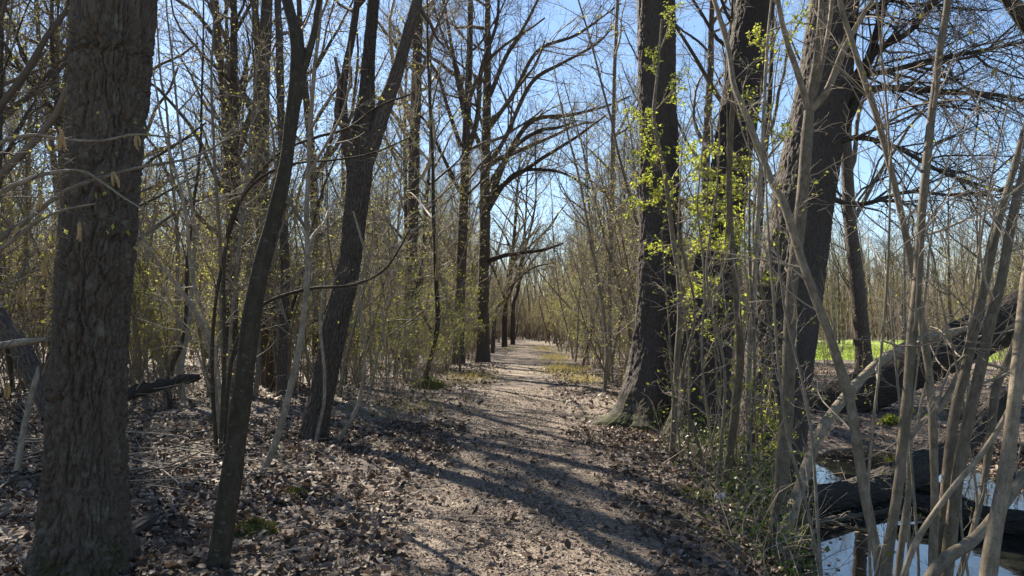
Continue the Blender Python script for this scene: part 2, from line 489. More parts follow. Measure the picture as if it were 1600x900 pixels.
def catmull(K, n):
    K = np.asarray(K, float)
    P = np.vstack([2 * K[0] - K[1], K, 2 * K[-1] - K[-2]])
    seg = np.linalg.norm(np.diff(K[:, :3], axis=0), axis=1); cum = np.concatenate([[0], np.cumsum(seg)])
    s = np.linspace(0, cum[-1], n) if np.isscalar(n) else np.asarray(n) * cum[-1]
    i = np.clip(np.searchsorted(cum, s, 'right') - 1, 0, len(K) - 2)
    t = ((s - cum[i]) / np.maximum(seg[i], 1e-9))[:, None]
    a, b, c, d = P[i], P[i + 1], P[i + 2], P[i + 3]
    return 0.5 * (2 * b + (c - a) * t + (2 * a - 5 * b + 4 * c - d) * t ** 2 + (3 * b - a - 3 * c + d) * t ** 3)
WS = 1.0
def stem_px(pts, Y0, Y1=None):
    """(px, py, width px) along a stem seen in the photograph, standing between depths Y0 and Y1 -> x, y, z, radius"""
    n = len(pts); Y1 = Y0 if Y1 is None else Y1
    out = []
    for k, (px, py, w) in enumerate(pts):
        Y = Y0 + (Y1 - Y0) * k / max(n - 1, 1)
        p = at(px, py, Y); out.append((*p, 0.5 * WS * w * Y / F / math.hypot(1, (px - 800) / F)))
    return np.array(out)
def extend(K, up_len, top_r, n=3, rg=rng, wander=0.08, lean=0.6):
    """carry a stem on beyond the top of the photograph"""
    d = unit(K[-1, :3] - K[-2, :3]); d = unit(d * lean + np.array([0, 0, 1 - lean]))
    out = [K]; p = K[-1, :3]; r = K[-1, 3]
    for i in range(n):
        d = unit(d + rg.normal(size=3) * wander); p = p + d * up_len / n
        out.append(np.array([[*p, r + (top_r - r) * (i + 1) / n]]))
    return np.vstack(out)
def plant(K, deep=0.25):
    """push the foot of a stem into the ground"""
    K = K.copy(); d = K[0, :3] - K[1, :3]
    g = float(H(K[0, 0], K[0, 1]))
    if d[2] > -1e-3: d = np.array([0, 0, -1.0])
    foot = K[0, :3] + d * max(0.0, (K[0, 2] - g + deep)) / max(-d[2], 1e-3)
    foot[2] = min(foot[2], float(H(foot[0], foot[1])) - 0.1)
    if K[0, 2] > g - deep: K = np.vstack([[*foot, K[0, 3] * 1.12], K])
    return K

# ------------------------------------------------------------------ furrowed trunks with real relief
def worley(u, v, per, seed):
    """F2-F1 on jittered cells, periodic in u with period per"""
    g = np.random.default_rng(seed); nv = int(np.ceil(v.max())) + 3; o = int(np.floor(v.min())) - 1
    J = g.random((per, nv - o + 2, 2))
    ui = np.floor(u).astype(int); vi = np.floor(v).astype(int)
    f1 = np.full(u.shape, 9.0); f2 = np.full(u.shape, 9.0)
    for a in (-1, 0, 1):
        for b in (-1, 0, 1):
            jj = J[(ui + a) % per, vi + b - o]
            d = np.hypot(ui + a + jj[..., 0] - u, vi + b + jj[..., 1] - v)
            f2 = np.where(d < f1, f1, np.minimum(f2, d)); f1 = np.minimum(f1, d)
    return f2 - f1
def pnoise(u, v, per, seed):
    T = np.random.default_rng(seed).random((per, 512))
    ui = np.floor(u).astype(int); vi = np.floor(v).astype(int)
    fu = u - ui; fv = v - vi; fu = fu * fu * (3 - 2 * fu); fv = fv * fv * (3 - 2 * fv)
    a = T[ui % per, vi % 512]; b = T[(ui + 1) % per, vi % 512]; c = T[ui % per, (vi + 1) % 512]; d = T[(ui + 1) % per, (vi + 1) % 512]
    return (a * (1 - fu) + b * fu) * (1 - fv) + (c * (1 - fu) + d * fu) * fv
def furrowed(K, sides, ds, zfine, coarse, plate_u, plate_v, depth, seed, flare=0.5, flare_h=0.35, lobes=5, lobe_amp=0.3, lobe_h=0.5, lean_lobe=None, h0=0.25):
    """trunk tube with furrowed bark; K rows x, y, z, r. returns V, Q, co"""
    cum = np.concatenate([[0], np.cumsum(np.linalg.norm(np.diff(K[:, :3], axis=0), axis=1))]); tot = cum[-1]
    zf = min(zfine, tot)
    s = np.concatenate([np.arange(0, zf, ds), np.arange(zf, tot, coarse), [tot]])
    S = catmull(K, s / tot); n = len(S)
    P = S[:, :3]; rr = S[:, 3]
    T = unit(np.gradient(P, axis=0)); ref = np.array([1.0, 0, 0])
    Nn = unit(ref - (T @ ref)[:, None] * T); B = np.cross(T, Nn)
    th = np.arange(sides) * 2 * math.pi / sides
    h = np.maximum(s - h0, 0)[:, None]
    per = max(8, int(round(2 * math.pi * K[len(K) // 2, 3] / plate_u)))
    U = th / (2 * math.pi) * per + 0 * h; Vv = s[:, None] / plate_v + 0 * U
    cs, sn = np.cos(th) * 1.5, np.sin(th) * 1.5
    wu = vnoise(cs * 3 + 50 + 0 * h, sn * 3 + s[:, None] * 7.0, seed) - 0.5
    wv = vnoise(cs * 2 + 90 + 0 * h, sn * 2 + s[:, None] * 4.0, seed + 1) - 0.5
    w = worley(U + 1.1 * wu, Vv + 0.7 * wv, per, seed)
    w2 = worley((U + 0.9 * wu) * 2 % (2 * per), Vv * 2.7 + 0.5 * wv, 2 * per, seed + 5)
    Uw = U + 0.8 * wu
    n1 = 0.7 * pnoise(Uw, Vv * 0.62 + 40, per, seed + 20) + 0.3 * pnoise(Uw * 2 % (2 * per), Vv * 1.7 + 90, 2 * per, seed + 21)
    n2 = 0.7 * pnoise(Uw + 0.37 * per, Vv * 0.8 + 140, per, seed + 22) + 0.3 * pnoise(Uw * 2 % (2 * per), Vv * 2.1 + 190, 2 * per, seed + 23)
    fis = np.minimum(sstep(0.0, 0.085, np.abs(n1 - 0.5)), sstep(0.0, 0.06, np.abs(n2 - 0.5)) * 0.6 + 0.4)
    ridge = fis * (0.55 + 0.45 * sstep(0.0, 0.16, w))
    ridge = 0.87 * ridge + 0.13 * np.clip(w2 / 0.3, 0, 1)
    ridge = ridge * (0.72 + 0.56 * vnoise(cs * 6 + 33 + 0 * h, sn * 6 + s[:, None] * 5.0, seed + 8))
    fine = vnoise(cs * 30 + 0 * h, sn * 30 + s[:, None] * 45, seed + 2) - 0.5
    low = vnoise(cs * 1.5 + 10 + 0 * h, sn * 1.5 + s[:, None] * 1.3, seed + 3) - 0.5
    rad = rr[:, None] * (1 + 0.09 * low)
    ph = seed * 1.3
    lob = lobe_amp * np.exp(-h / lobe_h) * (0.55 * np.cos(lobes * th + ph) + 0.45 * np.cos((lobes - 2) * th + 2 * ph))
    fl = flare * np.exp(-h / flare_h)
    rad = rad * (1 + fl + lob)
    if lean_lobe is not None:
        a0, amp, hh, pw = lean_lobe
        dth = np.abs((th - a0 + math.pi) % (2 * math.pi) - math.pi)
        rad = rad + amp * np.exp(-h / hh) * np.exp(-(dth / pw) ** 2)
    rad = rad + depth * (ridge - 0.8) + 0.006 * fine
    V = P[:, None, :] + (Nn[:, None, :] * np.cos(th)[None, :, None] + B[:, None, :] * np.sin(th)[None, :, None]) * rad[..., None]
    r0 = K[len(K) // 2, 3]
    co = np.stack([r0 * np.cos(th) + 0 * h + seed, r0 * np.sin(th) + 0 * h, h + 0 * th], -1)
    j = np.arange(n - 1)[:, None] * sides; k = np.arange(sides)[None, :]; k2 = (k + 1) % sides
    Q = np.stack([j + k, j + k2, j + sides + k2, j + sides + k], -1).reshape(-1, 4)
    return V.reshape(-1, 3), Q, co.reshape(-1, 3)

# ------------------------------------------------------------------ crowns
def crown(mb, P, Rd, rg, limbs, llen, t0=0.35, t1=1.0, k2=9, k3=7, k4=4, up=0.05, ang=0.95, bias=None, l2=0.42, l3=0.45, l4=0.5, leafn=0, leafs=0.03, mt=0, ml=1, rl=0.020, rmin=0.0028):
    """limbs, branches, twigs and bud leaves on the stems P (m, n, 3)"""
    a, ar = spawn(P, Rd, limbs, t0, t1, ang, 0.2, llen, 9, rg, 0.13, up, rl, 0.006, 0.5, bias)
    mb.tube(a, ar, 6, mt)
    b, br = spawn(a, ar, k2, 0.2, 1.0, 0.8, 0.25, llen * l2, 6, rg, 0.16, up, 0.010, 0.004, 0.45)
    mb.tube(b, br, 3, mt)
    c, cr = spawn(b, br, k3, 0.15, 1.0, 0.75, 0.25, llen * l2 * l3, 4, rg, 0.2, up, 0.008, rmin, 0.4)
    mb.tube(c, cr, 3, mt)
    last = c
    if k4:
        d, dr = spawn(c, cr, k4, 0.2, 1.0, 0.7, 0.25, llen * l2 * l3 * l4, 3, rg, 0.2, up, 0.008, rmin * 0.8, 0.3)
        mb.tube(d, dr, 3, mt); last = d
    if leafn:
        n = int(leafn); i = rg.integers(0, len(last), n); t = rg.random(n)[:, None]
        p = last[i, -2] * (1 - t) + last[i, -1] * t
        mb.leaves(p, unit(last[i, -1] - last[i, -2]) + rg.normal(size=(n, 3)) * 0.8, leafs * np.ones(n), ml, rg=rg)

# ================================================================== THE SETTING
def axis(lo, hi, c, d0, g):
    a = [0.0]; d = d0
    while c + a[-1] < hi: a.append(a[-1] + d); d *= g
    b = [0.0]; d = d0
    while c - b[-1] > lo: b.append(b[-1] + d); d *= g
    return np.array([c - v for v in b[:0:-1]] + [c + v for v in a])
def sheet(mb, X, Y, Z, mi=0):
    ny, nx = X.shape
    V = np.stack([X, Y, Z], -1).reshape(-1, 3)
    i = np.arange(ny - 1)[:, None] * nx; j = np.arange(nx - 1)[None, :]
    Q = np.stack([i + j, i + j + 1, i + nx + j + 1, i + nx + j], -1).reshape(-1, 4)
    mb.add(V, Q, mi, True)

xs = axis(-400, 400, 0.5, 0.095, 1.032); ys = axis(-30, 900, 6.0, 0.095, 1.028)
X, Y = np.meshgrid(xs, ys)
rough = 0.05 * (fbm(X * 2.2, Y * 2.2, 4, 11) - 0.47) * (1 - sstep(15, 40, Y)) * sstep(0.8, 1.4, np.abs(X - path_x(Y)))
mb = MB(); sheet(mb, X, Y, H(X, Y) + rough)
floor = structure('forest_floor', mb.mesh('forest_floor', [soil_mat()]), 'brown forest floor under fallen leaves')

ys = axis(-8, 105, 5.0, 0.045, 1.018); us = np.linspace(-1, 1, 60)
U, Y = np.meshgrid(us, ys)
X = path_x(Y) + U * (path_w(Y) + 0.25 * (fbm(Y * 0.7 + 50 * (U > 0), Y * 0, 3, 4) - 0.45))
Z = H(X, Y) + 0.012 + 0.022 * (fbm(X * 3, Y * 3, 4, 6) - 0.47) - 0.03 * sstep(0.85, 1.0, np.abs(U))
mb = MB(); sheet(mb, X, Y, Z)
structure('path', mb.mesh('path', [path_mat()]), 'trodden earth path strewn with leaf fragments')

mb = MB(); gx, gy = np.meshgrid(np.linspace(1.5, 26, 8), np.linspace(-4, 16, 8)); sheet(mb, gx, gy, 0 * gx + POND_Z)
structure('pond', mb.mesh('pond', [water_mat()]), 'still pond mirroring the blue sky')

def inside_meadow(x, y):
    return (sstep(-2, 2, x - (13 + 0.12 * (y - 34))) * sstep(36, 39, y + 2 * (vnoise(x * 0.3, y * 0.3, 3) - 0.5)) * (1 - sstep(88, 92, y)) * (1 - sstep(85, 90, x))) > 0.5
gx, gy = np.meshgrid(np.linspace(12, 88, 90), np.linspace(34, 92, 80))
mb = MB(); sheet(mb, gx, gy, H(gx, gy) + 0.02)
mq = mb.Q[0]; cx = gx.ravel()[mq].mean(1); cy = gy.ravel()[mq].mean(1); keep = inside_meadow(cx, cy)
mb.Q[0] = mq[keep]; mb.MI[0] = mb.MI[0][keep]; mb.SM[0] = mb.SM[0][keep]
structure('meadow', mb.mesh('meadow', [meadow_mat()]), 'bright green meadow beyond the pond')

# ------------------------------------------------------------------ fallen leaves
def leaf_shape(seed, lobed=True):
    g = np.random.default_rng(seed)
    s = np.linspace(0, 1, 5)
    w = np.array([0.05, 0.30, 0.22, 0.30, 0.06]) if lobed else np.array([0.04, 0.24, 0.30, 0.20, 0.03])
    w = w * (0.85 + 0.3 * g.random(5))
    cur, cup, tw = g.normal(0, 0.6), g.normal(0.3, 0.7), g.normal(0, 0.8)
    V = []
    for si, wi in zip(s, w):
        for c in (-1, 0, 1):
            x = si - 0.5; y = c * wi
            z = cur * (x * x * 2 - 0.2) + cup * abs(c) * wi + tw * x * y
            V.append((x, y, z))
    Q = []
    for r in range(4):
        for c in range(2):
            a = r * 3 + c; Q.append((a, a + 1, a + 4, a + 3))
    return np.array(V), np.array(Q)
SHAPES = [leaf_shape(k, k % 3 != 2) for k in range(12)]
def rotm(n, tilt, rg):
    az = rg.random(n) * 2 * math.pi; tx = rg.normal(0, tilt, n); ty = rg.normal(0, tilt, n)
    ca, sa = np.cos(az), np.sin(az); z = np.zeros(n); o = np.ones(n)
    Rz = np.stack([ca, -sa, z, sa, ca, z, z, z, o], -1).reshape(n, 3, 3)
    Rx = np.stack([o, z, z, z, np.cos(tx), -np.sin(tx), z, np.sin(tx), np.cos(tx)], -1).reshape(n, 3, 3)
    Ry = np.stack([np.cos(ty), z, np.sin(ty), z, o, z, -np.sin(ty), z, np.cos(ty)], -1).reshape(n, 3, 3)
    return Rx @ Ry @ Rz
def litter_points(n, x0, x1, y0, y1, rg, keep):
    x = rg.uniform(x0, x1, n); y = rg.uniform(y0, y1, n)
    k = (rg.random(n) < keep(x, y)) & (pond_sd(x, y) > 0.03)
    # only where the camera or a step beside it can look
    k &= (np.abs(x) < 2.2 + y * 0.85)
    return x[k], y[k]
def litter_keep(x, y):
    d = np.abs(x - path_x(y)) / path_w(y)
    d = d + 0.35 * (fbm(x * 0.9, y * 0.9, 3, 21) - 0.45)
    clump = 0.35 + 0.65 * sstep(0.35, 0.6, fbm(x * 1.1, y * 1.1, 3, 33))
    return (0.065 + 0.935 * sstep(0.62, 1.15, d)) * clump
g = np.random.default_rng(12)
mb = MB()
lx, ly = litter_points(140000, -11, 8, 2.6, 13, g, litter_keep)
fx, fy = litter_points(80000, -20, 16, 13, 34, g, litter_keep)
near_leaves = []
def scatter(mb, x, y, size, tilt, lift, rg, shapes=SHAPES):
    which = rg.integers(0, len(shapes), len(x))
    for q, (V, Q) in enumerate(shapes):
        i = np.where(which == q)[0]; n = len(i)
        if n == 0: continue
        Rm = rotm(n, tilt, rg); s = (size * (0.45 + 1.1 * rg.random(n) ** 1.3))[:, None, None]
        rough = 0.05 * (fbm(x[i] * 2.2, y[i] * 2.2, 4, 11) - 0.47) * sstep(0.8, 1.4, np.abs(x[i] - path_x(y[i])))
        pos = np.stack([x[i], y[i], H(x[i], y[i]) + rough + 0.012 + lift * rg.random(n)], -1)
        W = np.einsum('nij,vj->nvi', Rm, V) * s + pos[:, None, :]
        m = len(V)
        mb.add(W.reshape(-1, 3), (Q[None] + (np.arange(n) * m)[:, None, None]).reshape(-1, 4), 0, True)
MID = []
for k in range(12):
    V, Q = SHAPES[k]; MID.append((V[[1, 3, 9, 13, 11, 5]], np.array([(0, 1, 2, 3), (0, 3, 4, 5)])))
nr = ly < 6.2
scatter(mb, lx[nr], ly[nr], 0.061, 0.48, 0.035, g)
scatter(mb, lx[~nr], ly[~nr], 0.064, 0.48, 0.035, g, MID)
LITE = []
for k in range(6):
    V, Q = leaf_shape(40 + k)
    LITE.append((np.array([(-0.5, 0, 0.03), (0, -0.32, 0.08 * (k - 2)), (0.5, 0.02, 0.06), (0.02, 0.3, 0.07 * (3 - k))]), np.array([(0, 1, 2, 3)])))
scatter(mb, fx, fy, 0.085, 0.45, 0.05, g, LITE)
fl = g.uniform(2.2, 9, 4000); fy_ = g.uniform(4.5, 13.5, 4000); sd_ = pond_sd(fl, fy_); kk = (sd_ < -0.02) & (g.random(4000) < np.exp(sd_ / 0.35) * 0.8 + 0.02); fl, fy_ = fl[kk], fy_[kk]
q_ = rotm(len(fl), 0.05, g); V0, Q0 = LITE[2]; W_ = np.einsum('nij,vj->nvi', q_, V0 * [1, 1, 0.2]) * 0.07 + np.stack([fl, fy_, 0 * fl + POND_Z + 0.006], -1)[:, None]
mb.add(W_.reshape(-1, 3), (Q0[None] + (np.arange(len(fl)) * 4)[:, None, None]).reshape(-1, 4), 0, True)
stuff('leaf_litter', mb.mesh('leaf_litter', [M['litter']]), 'carpet of dry brown and grey leaves beside the path', floor)
# crumbled leaf fragments on the trodden path
mb = MB()
n = 65000; y = 2.8 + 17 * g.random(n) ** 1.5; x = path_x(y) + g.normal(0, 0.75, n)
scatter(mb, x, y, 0.022, 0.35, 0.008, g, LITE)
stuff('leaf_fragments', mb.mesh('leaf_fragments', [M['chip']]), 'crumbled leaf fragments trodden into the path', floor)
# the large leaves lying nearest, each a piece of its own
shape_me = []
for k in range(12):
    V, Q = SHAPES[k]; b_ = MB(); b_.add(V, Q, 0, True)
    shape_me.append(b_.mesh('leaf', [M['litter']]))
cnt = 0
while cnt < 280:
    x_, y_ = g.uniform(-3.4, 2.4), 3.9 + 3.2 * g.random() ** 1.3
    if abs(x_) > 0.4 + 0.72 * y_ or pond_sd(x_, y_) < 0.1 or g.random() > 0.12 + litter_keep(x_, y_): continue
    o = link('leaf', shape_me[cnt % 12], floor, (x_, y_, float(H(x_, y_)) + 0.055), None, 0.06 + 0.04 * g.random())
    o.rotation_euler = (g.normal(0, 0.3), g.normal(0, 0.3), g.random() * 6.3)
    cnt += 1

# ================================================================== HERO TREES
def furrowed_tree(name, label, K, mat, **kw):
    t = thing(name, label, 'tree', tuple(K[0, :3] * [1, 1, 0] + [0, 0, float(H(K[0, 0], K[0, 1]))]))
    V, Q, co = furrowed(K, **kw)
    b = MB(); b.add(V, Q, 0, True, co)
    o = link('trunk', b.mesh('trunk', [mat]), t)
    o.matrix_parent_inverse = Matrix.Translation(-Vector(t.location))
    return t
def part(name, mb, mats, t):
    o = link(name, mb.mesh(name, mats), t)
    o.matrix_parent_inverse = Matrix.Translation(-Vector(t.location))
    return o
def sub(name, mb, mats, p):
    """a sub-part under the part p, which itself carries no transform of its own"""
    return link(name, mb.mesh(name, mats), p)
def limb_part(t, K, mat, sides=14, n=30, name='limb', obj=False):
    S = catmull(K, n); b = MB(); sd_ = float(K[0, 0] * 13.7 + K[-1, 2] * 3.1) % 40
    l_ = np.linspace(0, 1, n) * np.linalg.norm(np.diff(K[:, :3], axis=0), axis=1).sum()
    W_ = S.copy()
    for q, am in enumerate((1, 1, 0.3)): W_[:, q] += am * (0.010 + 0.35 * S[:, 3]) * (fbm(l_ * 1.6, 0 * l_ + sd_ + q * 5, 2) - 0.37)
    W_[:, 3] *= 1 + 0.30 * (fbm(l_ * 4.0, 0 * l_ + sd_ + 20, 2) - 0.37)
    b.tube(W_[:, :3], W_[:, 3], sides)
    o = part(name, b, [mat], t)
    return o if obj else S
def tree_crown(t, stems, rg, name='crown', mats=None, **kw):
    b = MB()
    n = 12
    P = np.stack([catmull(S, n)[:, :3] for S in stems]); Rd = np.stack([catmull(S, n)[:, 3] for S in stems])
    crown(b, P, Rd, rg, **kw)
    part(name, b, mats or [M['twig_dark'], M['bud']], t)

# 1. the large furrowed oak at the left edge
K = stem_px([(124, 960, 168), (130, 880, 150), (133, 780, 134), (138, 600, 124), (147, 450, 121), (160, 300, 120), (172, 120, 130), (179, 0, 136)], 4.6, 4.75)
K[:, 3] *= 1.0
K = extend(K, 9, 0.12, 4, np.random.default_rng(1), 0.05, 0.5)
t = furrowed_tree('oak_tree', 'large furrowed oak trunk standing at the left edge of the photograph', K, M['oak'], sides=250, ds=0.0135, zfine=4.0, coarse=0.15,
                  plate_u=0.046, plate_v=0.15, depth=0.045, seed=11, flare=0.20, flare_h=0.22, lobe_amp=0.14, lobe_h=0.4)
tree_crown(t, [K[-5:]], np.random.default_rng(2), limbs=9, llen=3.2, t0=0.3, k2=6, k3=4, k4=2)

# 2. thin dark leaning tree
rg = np.random.default_rng(5)
K = plant(stem_px([(340, 905, 37), (352, 820, 36), (366, 720, 34), (381, 600, 32), (396, 490, 31), (411, 410, 28), (428, 340, 24), (446, 260, 22), (456, 180, 23), (466, 110, 26), (462, 50, 20), (446, -10, 18)], 4.72, 5.2))
K = extend(K, 5, 0.02, 3, rg)
t = thing('slender_tree', 'slim dark smooth-barked tree with pale lichen spots leaning beside the left oak', 'tree', tuple(K[0, :3]))
S = limb_part(t, K, M['smooth_dark'], 24, 90, 'trunk')
K2 = stem_px([(468, 125, 15), (484, 80, 12), (494, 40, 10), (502, -10, 9)], 5.1, 5.2); K2 = extend(K2, 3.5, 0.01, 3, rg)
limb_part(t, K2, M['smooth_dark'])
tree_crown(t, [K[-5:], K2[-4:]], rg, limbs=12, llen=1.6, t0=0.1, k2=6, k3=4, k4=2, leafn=500)
K3 = stem_px([(466, 190, 9), (440, 170, 8), (400, 60, 7), (380, 52, 6)], 5.1, 5.6)

# 3. slim curved sapling
K = plant(stem_px([(398, 765, 10), (425, 705, 11), (445, 640, 11), (464, 560, 10), (478, 470, 9), (482, 400, 9), (478, 340, 8), (483, 250, 8), (490, 120, 7), (502, -10, 6)], 7.6, 7.9))
K = extend(K, 4, 0.008, 3, rg)
t = thing('curved_sapling', 'slim pale sapling curving up between the slender tree and the forked tree', 'tree', tuple(K[0, :3]))
limb_part(t, K, M['pole'], 10, 70, 'trunk')
tree_crown(t, [K[3:]], rg, limbs=16, llen=1.2, t0=0.15, k2=5, k3=4, k4=0, leafn=260, mats=[M['twig'], M['bud']])

# 4. forked leaning tree
K = plant(stem_px([(487, 700, 42), (496, 650, 38), (508, 590, 38), (526, 500, 41), (543, 430, 36), (555, 340, 36), (562, 270, 40), (566, 215, 38), (573, 150, 26), (577, 80, 20), (585, -10, 18)], 10.2, 11.0))
K = extend(K, 7, 0.04, 4, rg)
t = furrowed_tree('forked_tree', 'ridged brown tree leaning right and forking into three above head height', K, M['alder'], sides=96, ds=0.035, zfine=6.5, coarse=0.3,
                  plate_u=0.05, plate_v=0.18, depth=0.02, seed=21, flare=0.22, flare_h=0.3, lobe_amp=0.14, lobe_h=0.35)
Ka = stem_px([(560, 290, 26), (548, 240, 22), (538, 190, 15), (537, 130, 13), (548, 70, 12), (556, 20, 11), (560, -10, 11)], 10.6, 10.3); Ka = extend(Ka, 5, 0.02, 3, rg)
Kb = stem_px([(570, 258, 27), (590, 195, 26), (610, 140, 24), (632, 75, 20), (650, 10, 18), (655, -12, 17)], 10.7, 11.2); Kb = extend(Kb, 5, 0.02, 3, rg)
for q in (Ka, Kb): limb_part(t, q, M['alder'], 16, 40)
Kc = stem_px([(540, 200, 12), (526, 180, 9), (530, 130, 7), (524, 90, 5)], 10.4)
limb_part(t, Kc, M['alder'], 8, 12)
tree_crown(t, [K[-6:], Ka[-6:], Kb[-6:]], rg, limbs=9, llen=2.6, t0=0.1, k2=6, k3=5, k4=2, leafn=500)
# vines hanging and climbing at its foot
for nm, lab, pts, Yv in (('climbing_vine', 'pale wavy climber running down the forked trunk', [(497, 672, 9), (506, 630, 9), (507, 580, 8), (501, 520, 8), (502, 480, 6), (507, 440, 5)], 10.0),
                    ('climbing_vine', 'grey wavy vine hanging just right of the forked trunk', [(536, 676, 12), (559, 634, 10), (568, 580, 8), (569, 530, 8), (562, 485, 8), (565, 440, 8), (571, 400, 7), (563, 368, 6), (552, 330, 5)], 10.0)):
    Kv = plant(stem_px([(a_, b_, c_ * 0.62) for a_, b_, c_ in pts], Yv), 0.1); S = catmull(Kv, 50); b = MB(); b.tube(S[:, :3], S[:, 3], 8)
    tag(link(nm, b.mesh(nm, [M['pole']])), lab, 'vine')

# 5. R1: upright oak at the right of the path, mossy flared foot
rg = np.random.default_rng(9)
K = plant(stem_px([(1022, 655, 98), (1023, 610, 90), (1026, 560, 80), (1029, 500, 72), (1030, 430, 68), (1031, 330, 64), (1028, 200, 61), (1026, 80, 60), (1025, -15, 59)], 13.6, 14.2))
K[0, 3] *= 1.0
K = extend(K, 10, 0.1, 4, rg, 0.04, 0.7)
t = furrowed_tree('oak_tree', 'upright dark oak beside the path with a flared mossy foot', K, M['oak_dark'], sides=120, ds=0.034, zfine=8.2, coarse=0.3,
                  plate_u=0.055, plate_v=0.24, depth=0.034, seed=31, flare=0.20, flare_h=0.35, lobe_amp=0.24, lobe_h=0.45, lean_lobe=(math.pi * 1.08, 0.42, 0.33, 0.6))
tree_crown(t, [K[-6:]], rg, limbs=14, llen=4.2, t0=0.2, k2=7, k3=5, k4=2)

# 6. R2: second oak, leaning right behind the coppice
K = plant(stem_px([(1085, 690, 92), (1098, 610, 84), (1108, 520, 74), (1117, 430, 68), (1132, 330, 64), (1148, 220, 62), (1165, 100, 62), (1182, -15, 60)], 12.6, 13.6))
K = extend(K, 9, 0.1, 4, rg, 0.05, 0.8)
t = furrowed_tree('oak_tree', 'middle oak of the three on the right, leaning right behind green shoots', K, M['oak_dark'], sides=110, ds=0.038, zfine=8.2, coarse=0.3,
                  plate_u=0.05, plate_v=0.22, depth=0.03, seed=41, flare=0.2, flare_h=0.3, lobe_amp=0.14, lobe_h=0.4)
tree_crown(t, [K[-7:]], rg, limbs=14, llen=4.0, t0=0.2, k2=7, k3=5, k4=2)

# 7. R3: thick leaning oak
K = plant(stem_px([(1196, 745, 118), (1207, 640, 112), (1221, 540, 106), (1236, 430, 102), (1256, 300, 96), (1276, 190, 88), (1292, 100, 84), (1304, -15, 78)], 9.6, 10.6))
K = extend(K, 8, 0.1, 4, rg, 0.05, 0.8)
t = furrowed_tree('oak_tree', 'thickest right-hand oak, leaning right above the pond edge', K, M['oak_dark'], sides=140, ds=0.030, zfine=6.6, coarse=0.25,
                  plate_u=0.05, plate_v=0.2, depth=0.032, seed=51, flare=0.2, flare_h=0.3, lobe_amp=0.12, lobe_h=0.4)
L1 = stem_px([(1310, 215, 22), (1332, 165, 19), (1352, 110, 16), (1368, 60, 14), (1385, -10, 12)], 10.4, 10.4); L1 = extend(L1, 4, 0.02, 3, rg)
L2 = stem_px([(1300, 165, 22), (1360, 140, 17), (1410, 138, 13), (1480, 145, 11), (1545, 147, 10), (1610, 158, 8), (1700, 170, 5)], 10.4, 10.0)
L3 = stem_px([(1330, 130, 22), (1370, 80, 17), (1420, 50, 14), (1455, 10, 11), (1480, -25, 9)], 10.4, 10.0)
L4 = stem_px([(1290, 230, 16), (1340, 215, 13), (1400, 230, 10), (1470, 268, 9), (1540, 292, 7), (1620, 310, 5)], 10.2, 9.0)
limb_part(t, L1, M['oak_dark'], 12, 30)
tree_crown(t, [K[-6:], L1[-4:]], rg, limbs=9, llen=3.5, t0=0.2, k2=7, k3=5, k4=2)
L5 = stem_px([(1308, 120, 18), (1380, 112, 13), (1450, 95, 11), (1530, 80, 9), (1620, 62, 7)], 10.4, 9.4)
L6 = stem_px([(1275, 300, 14), (1340, 320, 11), (1420, 300, 9), (1500, 305, 7), (1590, 290, 5)], 10.0, 11.5)
L7 = stem_px([(1300, 60, 16), (1350, 20, 13), (1420, -10, 11), (1520, -30, 8)], 10.5, 9.0)
for q in (L2, L3, L4, L5, L6, L7):
    q[:, 3] *= 0.75
    lo = limb_part(t, q, M['oak_dark'], 12, 30, 'limb', True)
    S = catmull(q, 14); b = MB()
    a, ar = spawn(S[None, :, :3], S[None, :, 3], 30, 0.12, 1.0, 0.8, 0.3, 1.5, 6, rg, 0.2, 0.0, 0.011, 0.0045); b.tube(a, ar, 4)
    c, cr = spawn(a, ar, 7, 0.15, 1, 0.7, 0.3, 0.65, 4, rg, 0.22, 0.0, 0.009, 0.0032); b.tube(c, cr, 3)
    d, dr = spawn(c, cr, 3, 0.2, 1, 0.7, 0.3, 0.28, 3, rg, 0.2, 0.0, 0.009, 0.0026); b.tube(d, dr, 3)
    sub('twigs', b, [M['twig_dark']], lo)['kind'] = 'stuff'

